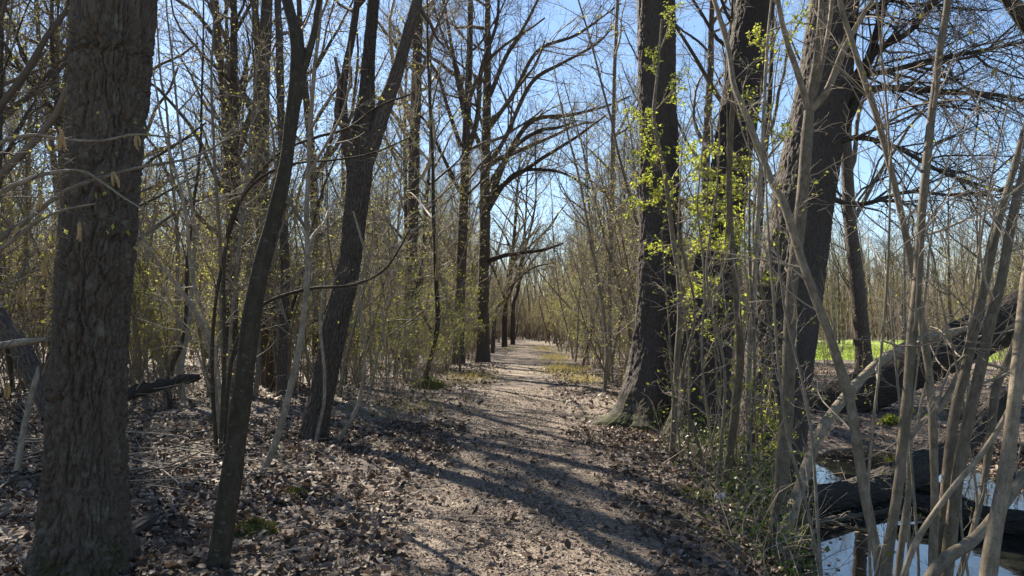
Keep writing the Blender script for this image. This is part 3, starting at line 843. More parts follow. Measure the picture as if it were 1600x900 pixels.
# 8. great oaks left of the path further on; their limbs arch across
def arching_oak(label, base, top, Yd, w, limbs, seed, mat='alder'):
    rg = np.random.default_rng(seed)
    w *= 0.85
    w = w * 0.72 if Yd > 40 else w
    K = plant(stem_px([(base[0], base[1], w * 1.25), (base[0] + (top[0] - base[0]) * 0.08, base[1] - 60, w), (base[0] * .6 + top[0] * .4, base[1] * .6 + top[1] * .4, w * 0.9), (base[0] * .2 + top[0] * .8, base[1] * .25 + top[1] * .75, w * 0.7), (top[0], top[1], w * 0.5)], Yd, Yd + 0.5), 0.3)
    K = extend(K, 5, 0.05, 3, rg, 0.06)
    t = thing('oak_tree', label, 'tree', tuple(K[0, :3]))
    limb_part(t, K, M[mat], 20, 60, 'trunk')
    Ls = []
    for pts in limbs:
        q = stem_px(pts, Yd + 0.2, Yd - 2.0 + 3 * rg.random()); Ls.append((q, limb_part(t, q, M[mat], 8, 26, 'limb', True)))
    for q, lo in Ls:
        b = MB(); S = catmull(q, 14); ln = np.linalg.norm(q[-1, :3] - q[0, :3])
        a, ar = spawn(S[None, :, :3], S[None, :, 3], 25, 0.2, 1.0, 0.75, 0.25, ln * 0.33, 5, rg, 0.16, 0.02, 0.012, 0.008); b.tube(a, ar, 4)
        c, cr = spawn(a, ar, 8, 0.15, 1, 0.7, 0.3, ln * 0.14, 4, rg, 0.2, 0.02, 0.010, 0.006); b.tube(c, cr, 3)
        d, dr = spawn(c, cr, 3 if Yd < 40 else 1, 0.2, 1, 0.7, 0.3, ln * 0.07, 3, rg, 0.2, 0.0, 0.010, 0.004); b.tube(d, dr, 3)
        sub('twigs', b, [M['twig_dark']], lo)['kind'] = 'stuff'
    tree_crown(t, [K[2:]], rg, limbs=14, llen=5.5, t0=0.2, k2=7, k3=6, k4=(3 if Yd < 40 else 0), rmin=0.005, leafn=1200, leafs=0.07)
    return t
arching_oak('great oak left of the path sending long dark limbs out over it', (754, 552), (762, 20), 36, 22,
            [[(760, 330, 10), (790, 250, 9), (830, 190, 8), (890, 180, 6), (950, 165, 4), (985, 150, 3)],
             [(758, 300, 9), (800, 235, 7), (840, 205, 6), (870, 200, 5), (900, 190, 3)],
             [(762, 260, 9), (790, 215, 7), (830, 130, 7), (880, 98, 5), (930, 70, 4), (960, 40, 2.5)],
             [(764, 200, 9), (800, 150, 7), (840, 80, 6), (900, 55, 5), (950, 20, 3), (970, 5, 2)],
             [(765, 150, 8), (790, 90, 7), (820, 40, 5), (845, -10, 4)],
             [(758, 410, 8), (785, 400, 7), (815, 395, 6), (850, 390, 5), (880, 380, 3)],
             [(760, 250, 8), (735, 190, 6), (715, 110, 5), (690, 50, 4), (675, 0, 3)],
             [(756, 340, 7), (800, 275, 6), (850, 265, 5), (890, 275, 4), (930, 300, 3)]], 61)
arching_oak('second great oak just left of the arching one, with steep limbs', (716, 562), (735, 10), 33, 20,
            [[(722, 260, 9), (745, 190, 8), (752, 110, 7), (775, 40, 5), (780, -10, 4)],
             [(720, 230, 8), (700, 170, 6), (680, 110, 5), (640, 70, 4), (615, 60, 3)],
             [(725, 180, 7), (712, 110, 6), (700, 40, 5), (690, -15, 4)],
             [(718, 300, 7), (690, 240, 5), (665, 190, 4), (640, 170, 3)]], 62)
arching_oak('dark upright tree at the left path edge near the far bend', (788, 538), (808, 300), 62, 12,
            [[(797, 440, 4), (780, 400, 3), (750, 370, 2.5), (720, 350, 2)], [(798, 420, 4), (820, 380, 3), (850, 350, 2)]], 63)
arching_oak('tall tree leaning over the far end of the path', (801, 534), (822, 330), 70, 10,
            [[(806, 450, 4), (830, 410, 3), (860, 380, 2)], [(808, 420, 4), (790, 370, 3), (770, 340, 2)]], 64)
arching_oak('bent young oak arching over the path before the far bend', (770, 545), (835, 330), 48, 9,
            [[(795, 450, 4), (830, 420, 3), (870, 410, 2)], [(790, 470, 4), (770, 420, 3), (750, 390, 2)]], 65)

# 9. dark sapling with an S bend
def simple_tree(name, label, pts, Y0, Y1, mat, sides=10, seed=0, ext=3.0, cat='tree', leafn=200, limbs=12, llen=1.2, t0=0.3, k2=5, k3=4, leafs=0.03, tw='twig', group=None):
    rg = np.random.default_rng(seed)
    K = plant(stem_px([(a_, b_, c_ * 0.75) for a_, b_, c_ in pts], Y0, Y1))
    if ext: K = extend(K, ext, K[-1, 3] * 0.3, 3, rg)
    t = thing(name, label, cat, tuple(K[0, :3]), group=group)
    limb_part(t, K, mat, sides, 50, 'trunk')
    tree_crown(t, [K[1:]], rg, limbs=limbs, llen=llen, t0=t0, k2=k2, k3=k3, k4=0, leafn=leafn, leafs=leafs, mats=[M[tw], M['bud']])
    return t
simple_tree('bent_tree', 'thin dark tree with an S bend standing left of the path', [(664, 590, 12), (676, 550, 11), (684, 500, 11), (682, 450, 10), (680, 400, 9), (677, 330, 8), (676, 250, 7), (671, 150, 6), (668, 60, 5)], 22, 22.5, M['smooth_dark'], 10, 71, 4, leafn=500, llen=2.2, leafs=0.045, limbs=20, t0=0.2)
simple_tree('curved_sapling', 'dark crooked sapling growing behind the left oak', [(266, 632, 12), (264, 600, 12), (270, 570, 11), (285, 535, 10), (291, 490, 9), (292, 420, 8), (300, 340, 7), (312, 240, 6), (316, 120, 5), (318, 0, 4)], 15, 15.4, M['smooth_dark'], 8, 72, 3)
simple_tree('curved_sapling', 'grey crooked sapling beside the dark one behind the left oak', [(288, 645, 11), (285, 600, 11), (284, 570, 10), (292, 525, 10), (298, 480, 9), (304, 400, 8), (300, 320, 7), (282, 220, 6), (270, 100, 5)], 14.6, 15, M['pole'], 8, 73, 3)
simple_tree('tall_tree', 'straight slim tree rising left of the upright oak', [(955, 590, 9), (952, 480, 9), (955, 380, 9), (957, 250, 9), (960, 120, 8), (965, 0, 7)], 26, 26.5, M['pole'], 10, 74, 5, leafn=700, llen=2.4, leafs=0.05, limbs=22, t0=0.2)
simple_tree('bare_sapling', 'bare forked sapling left of the upright oak foot', [(945, 605, 8), (948, 540, 8), (935, 440, 7), (920, 360, 6), (905, 280, 5), (885, 200, 4)], 19, 19.5, M['pole'], 8, 75, 2, leafn=200, llen=1.3)
simple_tree('brown_tree', 'bare brown tree left of the two great oaks', [(440, 600, 22), (442, 540, 20), (446, 440, 19), (444, 340, 18), (440, 200, 17), (436, 60, 16), (434, -20, 15)], 17, 17.5, M['alder'], 14, 76, 5, leafn=300, llen=2.4, limbs=14)
simple_tree('stout_tree', 'straight tree between the forked tree and the great oaks', [(640, 560, 26), (642, 460, 25), (645, 340, 24), (648, 200, 23), (652, 80, 21), (652, -20, 20)], 29, 29.5, M['alder'], 14, 77, 6, leafn=1200, llen=4.5, limbs=24, k2=9, k3=6, leafs=0.06)

# ------------------------------------------------------------------ shrubs with stems read from the photograph
def catkin_mesh():
    b = MB(); n = 9; t = np.linspace(0, 1, n)
    P = np.stack([0.006 * np.sin(t * 3), 0 * t, -0.055 * t], -1); r = 0.0042 * np.sqrt(np.sin(np.clip(t * 0.96 + 0.03, 0, 1) * math.pi)) + 0.0006
    r = r * (1 + 0.25 * (np.arange(n) % 2))
    b.tube(P, r, 7)
    return b.mesh('catkin', [M['catkin']])
CATKIN = catkin_mesh()
def multi_stem(name, label, stems, seed, mat='hazel', cat='shrub', twigs=14, tl=0.5, leafn=150, leafs=0.028, leafm='bud', ext=2.0, k2=4, catkins=0, sides=12, stem_name='stem', rmin=0.0018, t0=0.2, ws=0.55, pl=True, twm='twig'):
    rg = np.random.default_rng(seed)
    Ks = []
    for pts, Y0, Y1 in stems:
        K = stem_px([(a_, b_, c_ * ws) for a_, b_, c_ in pts], Y0, Y1)
        if pl is True or (pl is False and not Ks): K = plant(K)
        if ext: K = extend(K, ext, 0.006, 3, rg, 0.06, 0.75)
        Ks.append(K)
    loc = tuple(Ks[0][0, :3])
    t = thing(name, label, cat, loc)
    b = MB(); lb = MB()
    ends = []
    for K in Ks:
        st = limb_part(t, K, M[mat], sides, 60, stem_name, True)
        S = catmull(K, 16); b = MB()
        a, ar = spawn(S[None, :, :3], S[None, :, 3], twigs, t0, 1.0, 0.85, 0.25, tl, 7, rg, 0.14, 0.05, 0.010, rmin * 1.4); b.tube(a, ar, 4)
        c, cr = spawn(a, ar, k2, 0.2, 1, 0.7, 0.25, tl * 0.45, 5, rg, 0.16, 0.03, 0.009, rmin); b.tube(c, cr, 3)
        d, dr = spawn(c, cr, 3, 0.2, 1, 0.7, 0.25, tl * 0.18, 3, rg, 0.16, 0.0, 0.009, rmin * 0.8); b.tube(d, dr, 3)
        ends.append((c, d))
        sub('twigs', b, [M[twm]], st)['kind'] = 'stuff'
        n = leafn // len(Ks)
        if n:
            lb = MB(); i = rg.integers(0, len(d), n)
            lb.leaves(d[i, -1], unit(d[i, -1] - d[i, 0]) + rg.normal(size=(n, 3)) * 0.6, leafs * np.ones(n), 0, 0.65, 0.06, rg)
            sub('leaves', lb, [M[leafm]], st)['kind'] = 'stuff'
    if catkins:
        c = np.concatenate([e[0] for e in ends])
        for i in rg.integers(0, len(c), catkins):
            p = c[i, -1] - np.array(loc)
            for q in range(2):
                o = link('catkin', CATKIN, t, tuple(p + rg.normal(0, 0.004, 3)), rg.random() * 6, 1.2 + 0.5 * rg.random())
                o.rotation_euler = (rg.normal(0, 0.15), rg.normal(0, 0.15), rg.random() * 6)
    return t
# right foreground
multi_stem('hazel_shrub', 'pale many-stemmed hazel in front of the pond', [
    ([(1380, 935, 36), (1388, 860, 34), (1402, 770, 32), (1414, 640, 31), (1424, 520, 30), (1432, 440, 29), (1441, 325, 27), (1452, 200, 26), (1464, 100, 25), (1481, -5, 22)], 4.55, 4.9),
    ([(1457, 935, 26), (1458, 870, 26), (1461, 760, 25), (1457, 640, 25), (1448, 555, 24), (1434, 470, 23), (1418, 380, 22), (1398, 290, 20), (1372, 190, 19), (1352, 130, 18), (1332, 70, 17), (1310, -10, 15)], 4.8, 5.2),
    ([(1462, 940, 30), (1474, 800, 30), (1490, 660, 30), (1508, 580, 30), (1524, 510, 28), (1540, 440, 26), (1562, 340, 25), (1588, 255, 23), (1625, 120, 20)], 5.0, 5.4),
    ([(1474, 950, 40), (1490, 800, 38), (1505, 700, 36), (1530, 590, 34), (1550, 500, 32), (1566, 430, 30), (1590, 310, 26), (1630, 160, 22)], 4.9, 5.1),
    ([(1400, 930, 22), (1410, 840, 21), (1421, 760, 20), (1421, 690, 19), (1436, 665, 19), (1466, 640, 19), (1490, 600, 17), (1505, 560, 13), (1515, 510, 9)], 5.2, 5.6),
    ([(1362, 940, 9), (1360, 880, 9), (1358, 750, 9), (1366, 650, 9), (1374, 580, 8), (1384, 460, 8), (1390, 330, 7), (1388, 200, 6)], 4.5, 4.8)], 101, twigs=20, tl=0.8, leafn=160, catkins=5, t0=0.35)
multi_stem('hazel_shrub', 'stout pale stems rising at the lower right corner', [
    ([(1540, 940, 46), (1552, 840, 43), (1572, 740, 40), (1584, 640, 38), (1594, 540, 36), (1604, 440, 34), (1620, 300, 30)], 3.9, 4.2),
    ([(1430, 945, 36), (1470, 880, 34), (1515, 848, 33), (1552, 810, 32), (1600, 745, 30), (1660, 660, 26)], 4.1, 4.8),
    ([(1400, 935, 17), (1428, 855, 17), (1455, 810, 17), (1495, 756, 17), (1530, 716, 16), (1562, 668, 15), (1590, 615, 13), (1640, 540, 10)], 3.9, 4.3),
    ([(1500, 900, 16), (1535, 770, 18), (1552, 650, 24), (1560, 600, 25), (1582, 545, 22), (1610, 480, 18)], 5.6, 5.9)], 102, twigs=9, tl=0.5, leafn=60, t0=0.5, ws=0.62)
multi_stem('hazel_shrub', 'tall pale stem forking in front of the thickest oak', [
    ([(1216, 800, 30), (1222, 740, 29), (1231, 600, 27), (1238, 450, 26), (1250, 340, 25), (1258, 250, 24), (1264, 175, 22)], 7.0, 7.2),
    ([(1264, 178, 15), (1245, 110, 13), (1228, 60, 12), (1214, -10, 10)], 7.2, 7.0),
    ([(1264, 176, 12), (1282, 110, 11), (1296, 40, 10), (1302, -10, 9)], 7.2, 7.4),
    ([(1265, 172, 18), (1290, 145, 16), (1310, 100, 15), (1322, 70, 14), (1350, 20, 11), (1370, -15, 9)], 7.2, 7.0)], 103, twigs=18, tl=0.8, leafn=200, catkins=4, t0=0.3, pl=False, ws=0.8)
multi_stem('hazel_shrub', 'long pale stem leaning left across the thickest oak', [
    ([(1376, 925, 22), (1370, 865, 22), (1350, 770, 22), (1338, 690, 22), (1325, 620, 21), (1302, 545, 20), (1268, 450, 19), (1249, 395, 18), (1224, 318, 17), (1208, 292, 16), (1184, 230, 15), (1160, 167, 14), (1147, 133, 12), (1140, 83, 11), (1124, 25, 10), (1110, -20, 8)], 5.0, 6.6),
    ([(1147, 140, 11), (1140, 250, 12), (1141, 350, 12), (1152, 480, 14), (1157, 560, 16), (1150, 640, 17), (1142, 700, 17), (1134, 755, 18)], 6.6, 8.0)], 104, twigs=20, tl=0.8, leafn=200, t0=0.25, pl=False, ext=0, ws=0.78)
multi_stem('arching_branch', 'arched pale branch resting over the leaning log', [
    ([(1258, 740, 23), (1270, 705, 23), (1290, 662, 22), (1322, 618, 21), (1370, 570, 20), (1420, 538, 18), (1470, 522, 14), (1515, 513, 12), (1545, 508, 8)], 7.4, 9.4)], 105, ws=0.8, twigs=10, tl=0.4, leafn=70, ext=0, cat='branch')
rg = np.random.default_rng(34); wh = []
for k in range(7):
    bx = rg.uniform(1285, 1540); tx = bx + rg.normal(20, 60); d = rg.uniform(4.6, 5.6)
    wh.append(([(bx, 940, 7), (bx * .7 + tx * .3 + rg.normal(0, 14), 800, 7), (bx * .4 + tx * .6 + rg.normal(0, 16), 640, 6), (tx + rg.normal(0, 12), rg.uniform(300, 520), 5)], d, d + rg.uniform(-.2, .5)))
multi_stem('hazel_whips', 'cluster of thin brown whips among the pale stems before the pond', wh, 110, mat='pole', twigs=8, tl=0.35, leafn=110, ext=0.5, sides=6, ws=0.8)
# coppice at the foot of the right-hand oaks
rg = np.random.default_rng(33)
cs_ = []
for (bx, by, w, tx, ty) in [(1076, 690, 9, 1063, 280), (1092, 700, 12, 1068, 400), (1105, 720, 8, 1110, 380), (1122, 735, 9, 1120, 300), (1128, 700, 8, 1136, 200), (1150, 745, 9, 1178, 330), (1166, 735, 13, 1172, 250), (1178, 755, 8, 1200, 200),
                            (1190, 760, 9, 1165, 420), (1204, 770, 9, 1180, 380), (1112, 690, 7, 1090, 330), (1060, 680, 7, 1042, 470), (1196, 765, 10, 1212, 300)]:
    m1 = (bx * .65 + tx * .35 + rg.normal(0, 11), by * .65 + ty * .35); m2 = (bx * .3 + tx * .7 + rg.normal(0, 11), by * .3 + ty * .7)
    d = 8.2 + 0.9 * rg.random() - 0.006 * (by - 740)
    w *= rg.uniform(0.5, 1.15)
    cs_.append(([(bx, by, w), (*m1, w * .95), (*m2, w * .85), (tx, ty, w * .6)], d, d + 0.4))
multi_stem('hazel_coppice', 'clump of thin upright stems with green shoots below the middle oak', cs_, 106, twigs=13, tl=0.6, leafn=900, leafs=0.04, leafm='green', ext=1.0, sides=7, k2=4, t0=0.1)
# fresh green sprays in front of the oaks
def spray_tree(name, label, trunk, Y0, Y1, sprays, seed, leafs=0.040, per=70):
    rg = np.random.default_rng(seed)
    K = plant(stem_px(trunk, Y0, Y1)); t = thing(name, label, 'tree', tuple(K[0, :3]))
    limb_part(t, K, M['pole'], 9, 50, 'trunk')
    b = MB(); lb = MB()
    sprays = [(a_, b_, c_, d_, int(n_ * 3.4)) for (a_, b_, c_, d_, n_) in sprays]
    for (x0, y0, x1, y1, n) in sprays:
        p0 = at(x0, y0, Y1 - 0.1 + 0.4 * rg.random()); p1 = at(x1, y1, Y1 - 0.6 + 1.0 * rg.random())
        L = np.linalg.norm(p1 - p0)
        a, ar = grow(p0[None], (p1 - p0)[None], np.array([L]), np.array([0.010]), np.array([0.003]), 8, 0.08, 0.0, rg); b.tube(a, ar, 5)
        c, cr = spawn(a, ar, 11, 0.15, 1, 0.8, 0.2, L * 0.55, 5, rg, 0.12, -0.01, 0.008, 0.0022); b.tube(c, cr, 3)
        d, dr = spawn(c, cr, 4, 0.15, 1, 0.7, 0.2, L * 0.14, 3, rg, 0.12, -0.02, 0.008, 0.0016); b.tube(d, dr, 3)
        al = np.concatenate([d[:, 1:].reshape(-1, 3), c[:, 1:].reshape(-1, 3)]); i = rg.integers(0, len(al), n)
        dd = rg.normal(size=(n, 3)) * [1, 1, 0.45] + [0, 0, -0.25]
        lb.leaves(al[i] + rg.normal(0, 0.01, (n, 3)), dd, leafs * np.ones(n), 0, 0.62, 0.06, rg)
    part('twigs', b, [M['twig']], t)['kind'] = 'stuff'; part('leaves', lb, [M['green']], t)['kind'] = 'stuff'
    return t
spray_tree('young_hornbeam', 'young tree with bright yellow-green leaf sprays before the upright oak', [(1052, 665, 10), (1058, 560, 10), (1062, 460, 9), (1050, 360, 8), (1036, 260, 7), (1022, 190, 6), (1028, 110, 4), (1034, 30, 3)], 10.2, 10.4,
           [(1058, 330, 1005, 290, 120), (1058, 320, 1140, 285, 150), (1056, 350, 1110, 330, 120), (1050, 280, 1075, 225, 90), (1040, 270, 1000, 230, 80), (1036, 240, 1015, 205, 60), (1028, 200, 990, 165, 60),
            (1026, 170, 1060, 120, 60), (1028, 120, 1005, 80, 50), (1030, 80, 1060, 20, 50), (1056, 300, 1000, 310, 90), (1060, 400, 1095, 370, 60), (1062, 380, 1010, 385, 40), (1058, 430, 1110, 440, 60), (1062, 470, 1090, 450, 60), (1060, 520, 1100, 500, 50), (1060, 310, 1160, 330, 120), (1058, 340, 1150, 365, 110), (1056, 290, 1120, 262, 100), (1062, 360, 1130, 400, 70)], 201)
spray_tree('young_hornbeam', 'young tree with fresh leaves before the middle oak', [(1172, 745, 11), (1170, 600, 10), (1178, 450, 9), (1186, 320, 8), (1192, 200, 6), (1198, 80, 5), (1205, 0, 3)], 8.6, 8.8,
           [(1186, 310, 1130, 280, 70), (1188, 290, 1150, 250, 50), (1190, 240, 1230, 200, 40), (1192, 190, 1150, 150, 40), (1196, 120, 1230, 60, 40), (1198, 90, 1170, 50, 40), (1200, 50, 1240, 20, 40), (1180, 400, 1140, 370, 40),
            (1178, 450, 1210, 430, 40), (1172, 640, 1150, 610, 60), (1170, 680, 1210, 650, 80), (1170, 700, 1140, 680, 60), (1172, 720, 1215, 700, 60)], 202, 0.036)
# left: hazel whose branches cross the big oak, stems just outside the photograph
multi_stem('hazel_shrub', 'hazel reaching in from the left edge with catkin-hung twigs across the big oak', [
    ([(-60, 760, 24), (-55, 560, 22), (-20, 400, 18), (40, 345, 12), (100, 300, 10), (150, 280, 8), (215, 262, 6), (300, 246, 5), (360, 215, 4)], 3.6, 3.9),
    ([(-70, 760, 22), (-60, 480, 20), (-10, 320, 14), (40, 282, 10), (90, 268, 8), (130, 268, 7), (160, 285, 6), (195, 310, 4), (225, 328, 3)], 3.5, 3.6),
    ([(-65, 760, 20), (-60, 460, 18), (-20, 250, 9), (40, 212, 8), (100, 218, 7), (160, 220, 6), (210, 210, 5), (276, 216, 3)], 3.7, 3.9),
    ([(-60, 770, 20), (-50, 560, 18), (-20, 420, 10), (20, 375, 9), (60, 345, 8), (100, 328, 6), (150, 318, 4)], 3.4, 3.5)], 107, mat='pole', ws=0.85, twm='twig_dark', twigs=15, tl=0.36, leafn=120, leafs=0.026, leafm='bud', ext=0, catkins=13, t0=0.4, rmin=0.0013, k2=4)
multi_stem('hazel_shrub', 'hazel left of the slender tree with long thin boughs of hanging catkins', [
    ([(352, 715, 9), (356, 610, 9), (372, 530, 8), (412, 476, 8), (480, 452, 7), (550, 445, 6), (602, 420, 5), (640, 360, 4)], 8.6, 8.2),
    ([(338, 712, 10), (331, 560, 9), (344, 430, 8), (378, 310, 8), (432, 243, 7), (490, 216, 7), (545, 200, 6), (592, 166, 5), (640, 148, 4)], 8.8, 8.0),
    ([(345, 715, 10), (350, 570, 9), (350, 430, 8), (362, 340, 8), (402, 282, 7), (460, 256, 6), (520, 250, 5), (580, 240, 4), (640, 215, 3)], 8.8, 7.8)], 108, mat='smooth_dark', ws=0.7, twm='twig_dark', twigs=20, tl=0.5, leafn=180, leafs=0.026, ext=0, catkins=16, t0=0.3, rmin=0.0015)
multi_stem('hazel_shrub', 'brown many-stemmed hazel behind the slender tree', [
    ([(342, 705, 15), (338, 640, 15), (330, 560, 14), (312, 500, 13), (280, 450, 12), (240, 400, 11), (214, 348, 9)], 9.8, 9.4),
    ([(346, 702, 13), (342, 600, 12), (328, 520, 12), (300, 430, 11), (290, 330, 10), (255, 200, 8)], 9.9, 10.2),
    ([(352, 700, 13), (350, 600, 13), (346, 480, 12), (344, 380, 10), (335, 250, 9), (330, 120, 7)], 10.0, 10.3),
    ([(358, 698, 12), (358, 560, 11), (368, 440, 10), (380, 330, 9), (392, 200, 7)], 10.1, 10.5),
    ([(350, 700, 9), (340, 640, 8), (322, 590, 7), (304, 540, 6), (280, 500, 5)], 9.7, 9.5)], 109, mat='pole', twigs=16, tl=0.8, leafn=380, leafs=0.03, ext=1.5, catkins=6)

multi_stem('leaning_tree', 'dark tree at the right edge whose bough crosses the top right corner', [([(1760, 420, 60), (1730, 200, 52), (1660, 90, 40), (1608, 40, 34), (1575, -5, 30), (1540, -60, 24)], 8.4, 8.0)], 111, mat='alder', ws=0.9, twigs=16, tl=1.3, leafn=40, ext=1.0, cat='tree', twm='twig_dark', k2=6)
# ------------------------------------------------------------------ logs and dead wood
def log_thing(name, label, pts, Y0, Y1, seed, mat='log', cat='log', sides=64, plate=0.05, depth=0.02, cap=True, sub=None, ds=0.035):
    K = stem_px(pts, Y0, Y1)
    V, Q, co = furrowed(K, sides, ds, 50, 0.1, plate, plate * 4, depth, seed, flare=0, lobe_amp=0.0)
    b = MB(); b.add(V, Q, 0, True, co)
    n = len(V) // sides
    for e in (0, n - 1):
        ring = V[e * sides:(e + 1) * sides]; c = ring.mean(0); inn = c + (ring - c) * 0.5
        k = np.arange(sides); k2 = (k + 1) % sides
        b.add(np.vstack([ring, inn]), np.stack([k, k2, sides + k2, sides + k], -1), 0, False)
        kk = np.arange(0, sides - 2, 2)
        b.add(np.vstack([inn, c[None]]), np.stack([np.full_like(kk, sides), kk, kk + 1, kk + 2], -1), 0, False)
    t = thing(name, label, cat, tuple(K[0, :3]))
    part('trunk', b, [M[mat]], t)
    if sub:
        rg = np.random.default_rng(seed)
        S = catmull(K, 12); bb = MB()
        a, ar = spawn(S[None, :, :3], S[None, :, 3], sub, 0.1, 1, 1.0, 0.3, 0.7, 6, rg, 0.15, 0.03, 0.014, 0.004); bb.tube(a, ar, 5)
        c, cr = spawn(a, ar, 3, 0.2, 1, 0.7, 0.3, 0.3, 4, rg, 0.15, 0.02, 0.01, 0.003); bb.tube(c, cr, 3)
        part('twigs', bb, [M['twig']], t)['kind'] = 'stuff'
    return t
log_thing('leaning_log', 'thick dark fallen oak trunk slanting up to the right behind the pond', [(1215, 690, 70), (1290, 648, 76), (1350, 612, 76), (1410, 583, 72), (1470, 553, 78), (1540, 518, 80), (1610, 482, 80), (1720, 425, 76), (1850, 360, 70)], 16.6, 15.2, 81, plate=0.07, depth=0.035, sides=72, sub=8)
log_thing('sunken_log', 'black log lying across the pond water from the left bank', [(1215, 790, 56), (1300, 781, 54), (1360, 768, 58), (1420, 740, 54), (1470, 712, 50), (1520, 672, 42), (1570, 620, 30)], 8.7, 11.8, 82, sub=6, plate=0.06)
log_thing('sunken_log', 'dark log half under water at the right edge of the pond', [(1400, 778, 26), (1470, 796, 40), (1540, 812, 46), (1620, 822, 48), (1720, 830, 46)], 8.8, 7.7, 83)
log_thing('floating_branch', 'thin brown branch floating across the pond', [(1245, 824, 11), (1300, 811, 11), (1360, 803, 9), (1430, 790, 8), (1500, 768, 6)], 7.9, 9.4, 84, mat='alder', cat='branch', sides=12, plate=0.03, depth=0.004, ds=0.06)
log_thing('dead_tree', 'grey dead tree trunk leaning at the left edge behind the big oak', [(-60, 400, 34), (0, 500, 34), (30, 540, 34), (55, 590, 33), (80, 650, 32)], 8.6, 8.2, 85, mat='alder', sides=32, plate=0.06, depth=0.008, sub=8)
log_thing('dead_stake', 'pale broken stick standing at the left edge', [(26, 735, 11), (36, 680, 11), (46, 630, 10), (57, 590, 9), (60, 572, 4)], 7.6, 7.7, 86, mat='pole', cat='branch', sides=14, plate=0.04, depth=0.003)
log_thing('broken_branch', 'broken pale branch end pointing at the big oak from the left', [(-60, 548, 16), (0, 540, 15), (40, 534, 14), (72, 530, 7)], 7.4, 7.2, 87, mat='pole', cat='branch', sides=14, plate=0.04, depth=0.003)
log_thing('fallen_log', 'mossy fallen log lying in the brush behind the left oak', [(150, 632, 20), (200, 616, 22), (240, 604, 21), (280, 594, 18), (310, 590, 12)], 13.5, 15.0, 88, mat='log', sides=40, plate=0.07, depth=0.03, sub=30)
log_thing('cut_log', 'short grey log lying right of the big oak foot', [(196, 838, 24), (215, 826, 28), (238, 812, 26)], 5.5, 5.9, 89, mat='alder', sides=32, plate=0.03, depth=0.006, ds=0.02)

rg = np.random.default_rng(90)
def stick(x, y, L, r, az, seed, label, group):
    g2 = np.random.default_rng(seed)
    a, ar = grow(np.array([[0, 0, 0.0]]), np.array([[math.cos(az), math.sin(az), g2.normal(0.06, 0.08)]]), np.array([L]), np.array([r]), np.array([r * 0.45]), 8, 0.1, 0.0, g2)
    b = MB()
    z0 = float(H(x, y)) + 0.03
    for q in range(8):
        p = a[0, q]; p[2] = float(H(x + p[0], y + p[1])) - z0 + 0.05 + r + max(0, p[2]) * 0.5
    b.tube(a, ar, 7)
    c, cr = spawn(a, ar, 3, 0.2, 0.9, 0.7, 0.2, L * 0.35, 5, g2, 0.12, 0.03, 0.010, 0.002); b.tube(c, cr, 4)
    return tag(link('fallen_stick', b.mesh('fallen_stick', [M['twig_dark'] if seed % 3 else M['twig']]), None, (x, y, z0)), label, 'stick', group)
for k in range(34):
    p = ground(rg.uniform(190, 350), rg.uniform(672, 775))
    stick(p[0], p[1], 0.6 + 1.1 * rg.random(), 0.006 + 0.010 * rg.random() ** 2, rg.normal(0.1, 0.9) + (math.pi if rg.random() < .5 else 0), 900 + k, 'dead stick in the brushwood between the big oak and the slender tree', 'brushwood sticks')
for k in range(22):
    p = ground(rg.uniform(0, 80), rg.uniform(620, 760))
    stick(p[0], p[1], 0.6 + 1.0 * rg.random(), 0.006 + 0.012 * rg.random() ** 2, rg.normal(0.2, 0.8), 940 + k, 'dead stick lying left of the big oak', 'sticks left of the oak')
for k in range(16):
    p = ground(rg.uniform(430, 680), rg.uniform(640, 880))
    stick(p[0], p[1], 0.25 + 0.4 * rg.random(), 0.003 + 0.004 * rg.random(), rg.random() * 6.3, 970 + k, 'small twig lying on the leaves left of the path', 'twigs on the left litter')

# moss cushions, small stones, verge grass
def cushion(label, px, py, rad, hgt, seed, n=900, ml='moss', ln=0.03):
    g2 = np.random.default_rng(seed); p = ground(px, py)
    b = MB(); nu, nv = 24, 10
    u = np.linspace(0, 2 * math.pi, nu, endpoint=False); v = np.linspace(0, 1, nv)
    U, V_ = np.meshgrid(u, v)
    rr = rad * np.sin(V_ * math.pi / 2) * (1 + 0.35 * (vnoise(np.cos(U) * 2 + seed, np.sin(U) * 2 + V_, seed) - 0.5)); zz = hgt * np.cos(V_ * math.pi / 2) - 0.03
    P = np.stack([rr * np.cos(U), rr * 0.8 * np.sin(U), zz], -1)
    i = np.arange(nv - 1)[:, None] * nu; j = np.arange(nu)[None, :]
    b.add(P.reshape(-1, 3), np.stack([i + j, i + nu + j, i + nu + (j + 1) % nu, i + (j + 1) % nu], -1).reshape(-1, 4), 0, True)
    k = g2.integers(0, nu * nv, n); base = P.reshape(-1, 3)[k] + g2.normal(0, rad * 0.05, (n, 3))
    b.leaves(base, unit(base + [0, 0, 0.05]) + g2.normal(size=(n, 3)) * 0.6, ln * np.ones(n), 1, 0.3, 0, g2)
    tag(link('moss_cushion', b.mesh('moss_cushion', [M['moss'], M[ml]]), None, tuple(p)), label, 'moss')
cushion('mossy hummock on the leaves right of the slender tree', 398, 832, 0.17, 0.10, 1, ml='moss')
cushion('small dark mossy stump on the leaves left of the path', 462, 774, 0.12, 0.07, 2)
cushion('dark hummock at the foot of the bent tree', 668, 606, 0.45, 0.28, 3, 900, 'ivy', 0.06)
cushion('moss patch on the litter below the right coppice', 1072, 772, 0.22, 0.06, 4)
cushion('mossy root mound right of the upright oak foot', 1035, 650, 0.42, 0.40, 5, 1500, 'ivy', 0.06)
cushion('green tuft on the sunlit bank across the pond', 1392, 662, 0.13, 0.12, 6, 160, 'green', 0.10)
b = MB()
